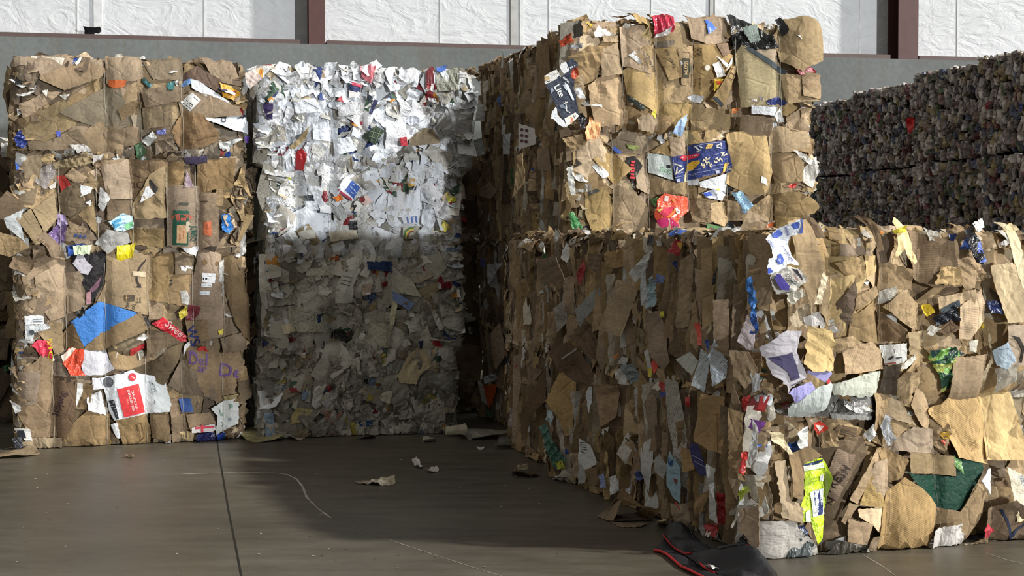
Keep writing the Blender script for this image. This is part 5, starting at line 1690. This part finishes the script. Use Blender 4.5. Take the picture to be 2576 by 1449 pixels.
litter('plastic_film', 'pale torn film on floor around the paper cup', 'film', 'p', '9a968a', [(1140, 1104), (1180, 1092), (1240, 1094), (1290, 1098), (1262, 1106), (1190, 1108)], 'crump', hgt=.02)
litter('paper_scrap', 'cream folded scrap behind the top of the black bag', 'scrap', 'w', 'c8b490', [(1650, 1330), (1655, 1314), (1676, 1318), (1674, 1332)], 'crump', hgt=.03)
litter('paper_scrap', 'small tan scrap by the foot of the leftmost stack', 'scrap', 'w', '9a8668', [(316, 1152), (326, 1147), (337, 1149), (330, 1154)], 'crump')
# paper cup on its side
def cup():
    g0 = ground(1146, 1097); root = tag(empty('paper_cup', (g0[0], g0[1], 0), R(24)), 'cream paper cup lying on its side before the paper stack', 'cup')
    V = []; T = []; n = 20; pr = [(-.085, .030), (-.083, .034), (0, .042), (.075, .050), (.082, .053), (.082, .050), (.0, .039), (-.078, .030)]
    for x, r in pr:
        for k in range(n):
            a = 2 * math.pi * k / n; V.append((x, r * math.cos(a) * 1.05, .052 + r * math.sin(a) * (.9 if x > 0 else 1) - .1 * max(0, -x) * .2))
    for i in range(len(pr) - 1):
        for k in range(n):
            a = i * n + k; b = i * n + (k + 1) % n; T += [(a, b + n, b), (a, a + n, b + n)]
    o = 0
    for k in range(1, n - 1): T.append((o, o + k, o + k + 1))
    V = np.array(V); V[:, 2] -= V[:, 2].min() - .001
    mesh_obj('cup_body', V, T, V[:, [0, 2]], [mat('w', 'cfc6ae')], root, smooth=True)
    rim = [(.082, .054 * math.cos(a), V[:, 2].max() / 2 + .052 * math.sin(a)) for a in np.linspace(0, 6.2832, 21)]
    v, t_ = tube(rim, .003); mesh_obj('rim', v, t_, np.array(v)[:, [0, 2]], [mat('w', 'd8d0ba')], root, smooth=True)
cup()
# open brown carton lying crushed on its side
def carton():
    rng = random.Random(8); c = ground(1560, 1306); root = tag(empty('carton', (c[0], c[1], 0)), 'crushed open brown carton on the floor before the near row', 'carton')
    q = lambda px, py, z: np.array([*(ground(px, py, z) - np.array([c[0], c[1], 0]))[:2], z])
    A, Bq, Cq, Dq = q(1503, 1300, .002), q(1535, 1313, .002), q(1640, 1310, .002), q(1590, 1292, .002); E, F_ = q(1550, 1256, .115), q(1568, 1258, .115); G_ = q(1622, 1278, .09)
    def wall(pts, kind, hx):
        pts = [np.array(p) for p in pts]; u = pts[1] - pts[0]; u = u / np.linalg.norm(u); n = np.cross(u, pts[2] - pts[0]); n /= np.linalg.norm(n); v = np.cross(n, u)
        P = Plane(pts[0], u, v, n, 0.0); V, T, UV, _ = sheet([((p - pts[0]) @ u, (p - pts[0]) @ v) for p in pts], P, rng, 'fold', lim=.008)
        mesh_obj('carton_flap', V, T, UV, [mat(kind, hx)], root)
    wall([A, Bq, F_, E], 'k', 'a37e4a'); wall([A, E, q(1545, 1290, .0)], 'k', '8a6a40'); wall([E, F_, G_, Dq], 'k', '7a5c38'); wall([A, Bq, Cq, Dq], 'k', '5f472c')
    wall([Bq, q(1560, 1326, .004), q(1612, 1326, .004), q(1630, 1314, .015), q(1600, 1306, .03)], 'k', '84653c'); wall([Dq, Cq, G_], 'k', '7d5f38')
carton()
# black bag with red piping
def bag():
    rng = random.Random(4); hp = lambda pts: np.array([ground(*pix('H', *p))[:2] for p in pts])
    body = hp([(1030, 1185), (1045, 1125), (1085, 1100), (1150, 1135), (1260, 1200), (1400, 1300), (1520, 1345), (1640, 1375), (1790, 1425), (1830, 1460), (1830, 1500), (1560, 1500), (1400, 1460), (1290, 1395), (1180, 1320), (1100, 1275)])
    flap = hp([(962, 1284), (1000, 1235), (1032, 1190), (1100, 1270), (1180, 1315), (1290, 1390), (1400, 1455), (1560, 1500), (1360, 1500), (1150, 1395), (1060, 1318), (1010, 1290)])
    c = body.mean(0); root = tag(empty('bag', (c[0], c[1], 0)), 'flattened black fabric bag with red piping on floor beside near row', 'bag')
    def edged(P, poly):
        d = np.full(len(P), 9.0); n = len(poly)
        for i in range(n):
            a, b = poly[i], poly[(i + 1) % n]; ab = b - a; t = np.clip(((P - a) @ ab) / (ab @ ab), 0, 1); d = np.minimum(d, np.linalg.norm(P - a - t[:, None] * ab, axis=1))
        return d
    W = [(rng.uniform(-26, 26), rng.uniform(-26, 26), rng.uniform(0, 6)) for _ in range(5)]
    def height(P, poly, top):
        h = top * (1 - np.exp(-edged(P, poly) / .05))
        for kx, ky, ph in W: h = h + .018 * (1 - 2 * np.abs(np.sin(.5 * (P[:, 0] * kx + P[:, 1] * ky) + ph))) * np.minimum(1, edged(P, poly) / .06)
        return h
    pl = Plane((-c[0], -c[1], 0), (1, 0, 0), (0, 1, 0), (0, 0, 1), 0.0)
    def cloth(hx, rough):
        t = NT('black_fabric_' + hx); uv = t.n('ShaderNodeTexCoord').outputs['UV']; t.l(t.mix(1, lin(hx), t.ramp(t.noise(uv, 9, 4).outputs[0], [(.3, .8), (.7, 1.3)]), 'MULTIPLY'), t.b.inputs['Base Color'])
        t.b.inputs['Roughness'].default_value = rough; t.l(t.bump(t.noise(uv, 26, 4).outputs[0], .5, .012), t.b.inputs['Normal']); return t.m
    m1, m2 = cloth('15151a', .5), cloth('1c1d22', .6); red = plain('red_piping', 'b81c20', .5)
    def layer(name, poly, top, base, m):
        V, T, UV, hf = sheet([tuple(p) for p in poly], pl, rng, 'flat', th=.004, g=.018, hf=lambda P: height(P, poly, top) + base)
        return mesh_obj(name, V, T, UV, [m], root, smooth=True)
    layer('front_panel', flap, .035, .006, m2); b = layer('main_panel', body, .085, .012, m1)
    def line(name, pts, r, m, poly, top, base, par=root):
        G = hp(pts); Q = []
        for p, q in zip(G, G[1:]):
            for k in range(6): Q.append(p + (q - p) * k / 6)
        Q.append(G[-1]); Q = np.array(Q); h = height(Q, poly, top) + base; X = np.concatenate([Q - c, h[:, None]], 1); v, t_ = tube(list(X), r, 6); mesh_obj(name, v, t_, None, [m], par, smooth=True)
    line('piping', [(964, 1284), (1010, 1292), (1060, 1320), (1150, 1397), (1250, 1445), (1360, 1500)], .007, red, flap, .035, .012)
    line('piping', [(1030, 1187), (1060, 1235), (1110, 1280), (1180, 1318), (1225, 1335)], .005, red, body, .085, .016)
    line('piping', [(1285, 1385), (1330, 1425), (1400, 1458)], .005, red, body, .085, .016)
    line('zip', [(1100, 1150), (1180, 1240), (1280, 1330), (1420, 1390), (1600, 1420)], .003, plain('dark_zip', '2c2c30', .4), body, .085, .016, b)
    line('seam', [(1140, 1150), (1250, 1240), (1400, 1330), (1560, 1375), (1720, 1415)], .003, plain('dark_zip', '2c2c30', .4), body, .085, .016, b)
    lp = hp([(1310, 1425), (1380, 1412), (1420, 1440), (1358, 1455)])
    V, T, UV, _ = sheet([tuple(p) for p in lp], pl, rng, 'flat', th=.001, g=.02, torn=.0005, hf=lambda P: height(P, body, .085) + .03)
    tag(mesh_obj('tag', V, T, UV, [mat('w', 'dcdcda')], root), 'white label on black bag')
bag()
# black rag on the ledge at the upper left
def rag():
    rng = random.Random(2); u = wall_u(229, 92); p = WO + WF * u + WB * .12; root_z = ZT + .056
    P = Plane((0, 0, 0), WF, WB, (0, 0, 1)); V, T, UV, _ = sheet([(-.1, -.06), (.1, -.07), (.11, .05), (-.09, .07)], P, rng, 'crump', lim=.05, slope=1.0, base=.03, th=.004); V[:, 2] -= V[:, 2].min()
    o = mesh_obj('rag', V, T, UV, [plain('black_rag', '1a1c22', .8)]); o.location = (p[0], p[1], root_z); tag(o, 'black wadded rag on the ledge beside white post at upper left', 'rag')
rag()
# specks
st = Stuff(); rng = random.Random(77)
for _ in range(150):
    px, py = rng.uniform(0, 1900), 1110 + 339 * rng.random() ** 1.3
    if px > 1330 and py < 1180 + (px - 1330) * .45: continue
    if px < 620 and py < 1140: continue
    g_ = ground(px, py); P = Plane((g_[0], g_[1], .002), (1, 0, 0), (0, 1, 0), (0, 0, 1), 0.0); s_ = rng.uniform(.004, .016)
    V, T, UV, _ = sheet(rand_poly(rng, s_, s_ * .7), P, rng, 'scrap', lim=.003, base=.003, g=.02); st.add(V, T, UV, mat('w', rng.choice(('d0ccc0', 'b8b0a0', '5a4a3a', 'c8c8c4', '4a3c2c'))))
o = st.build('paper_flecks', None); tag(o, 'tiny paper and board flecks strewn over the concrete floor', 'flecks', None, 'stuff')
# ------------------------------------------------------------------ light
for name, az, el, en, co, an in (('low_sun', 36, .5, 2.05, (.97, .985, 1), 1.2), ('high_light', 75, 34, 4.5, (1, .97, .91), 2.5)):
    az, el = R(az), R(el); sd = bpy.data.lights.new(name, 'SUN'); so = bpy.data.objects.new(name, sd); COL.objects.link(so)
    d = Vector((math.sin(az) * math.cos(el), -math.cos(az) * math.cos(el), math.sin(el)))
    so.rotation_euler = d.to_track_quat('Z', 'Y').to_euler(); so.location = d * 20; sd.energy = en; sd.color = co; sd.angle = R(an)
w = bpy.data.worlds.new('world'); scene.world = w; w.use_nodes = True
bg = w.node_tree.nodes['Background']; bg.inputs[0].default_value = (1, .965, .9, 1); bg.inputs[1].default_value = .31
scene.view_settings.view_transform = 'Standard'; scene.view_settings.look = 'None'; scene.view_settings.gamma = 1; scene.view_settings.use_curve_mapping = False; scene.view_settings.exposure = 0
scene.cycles.max_bounces = 5; scene.cycles.transparent_max_bounces = 6
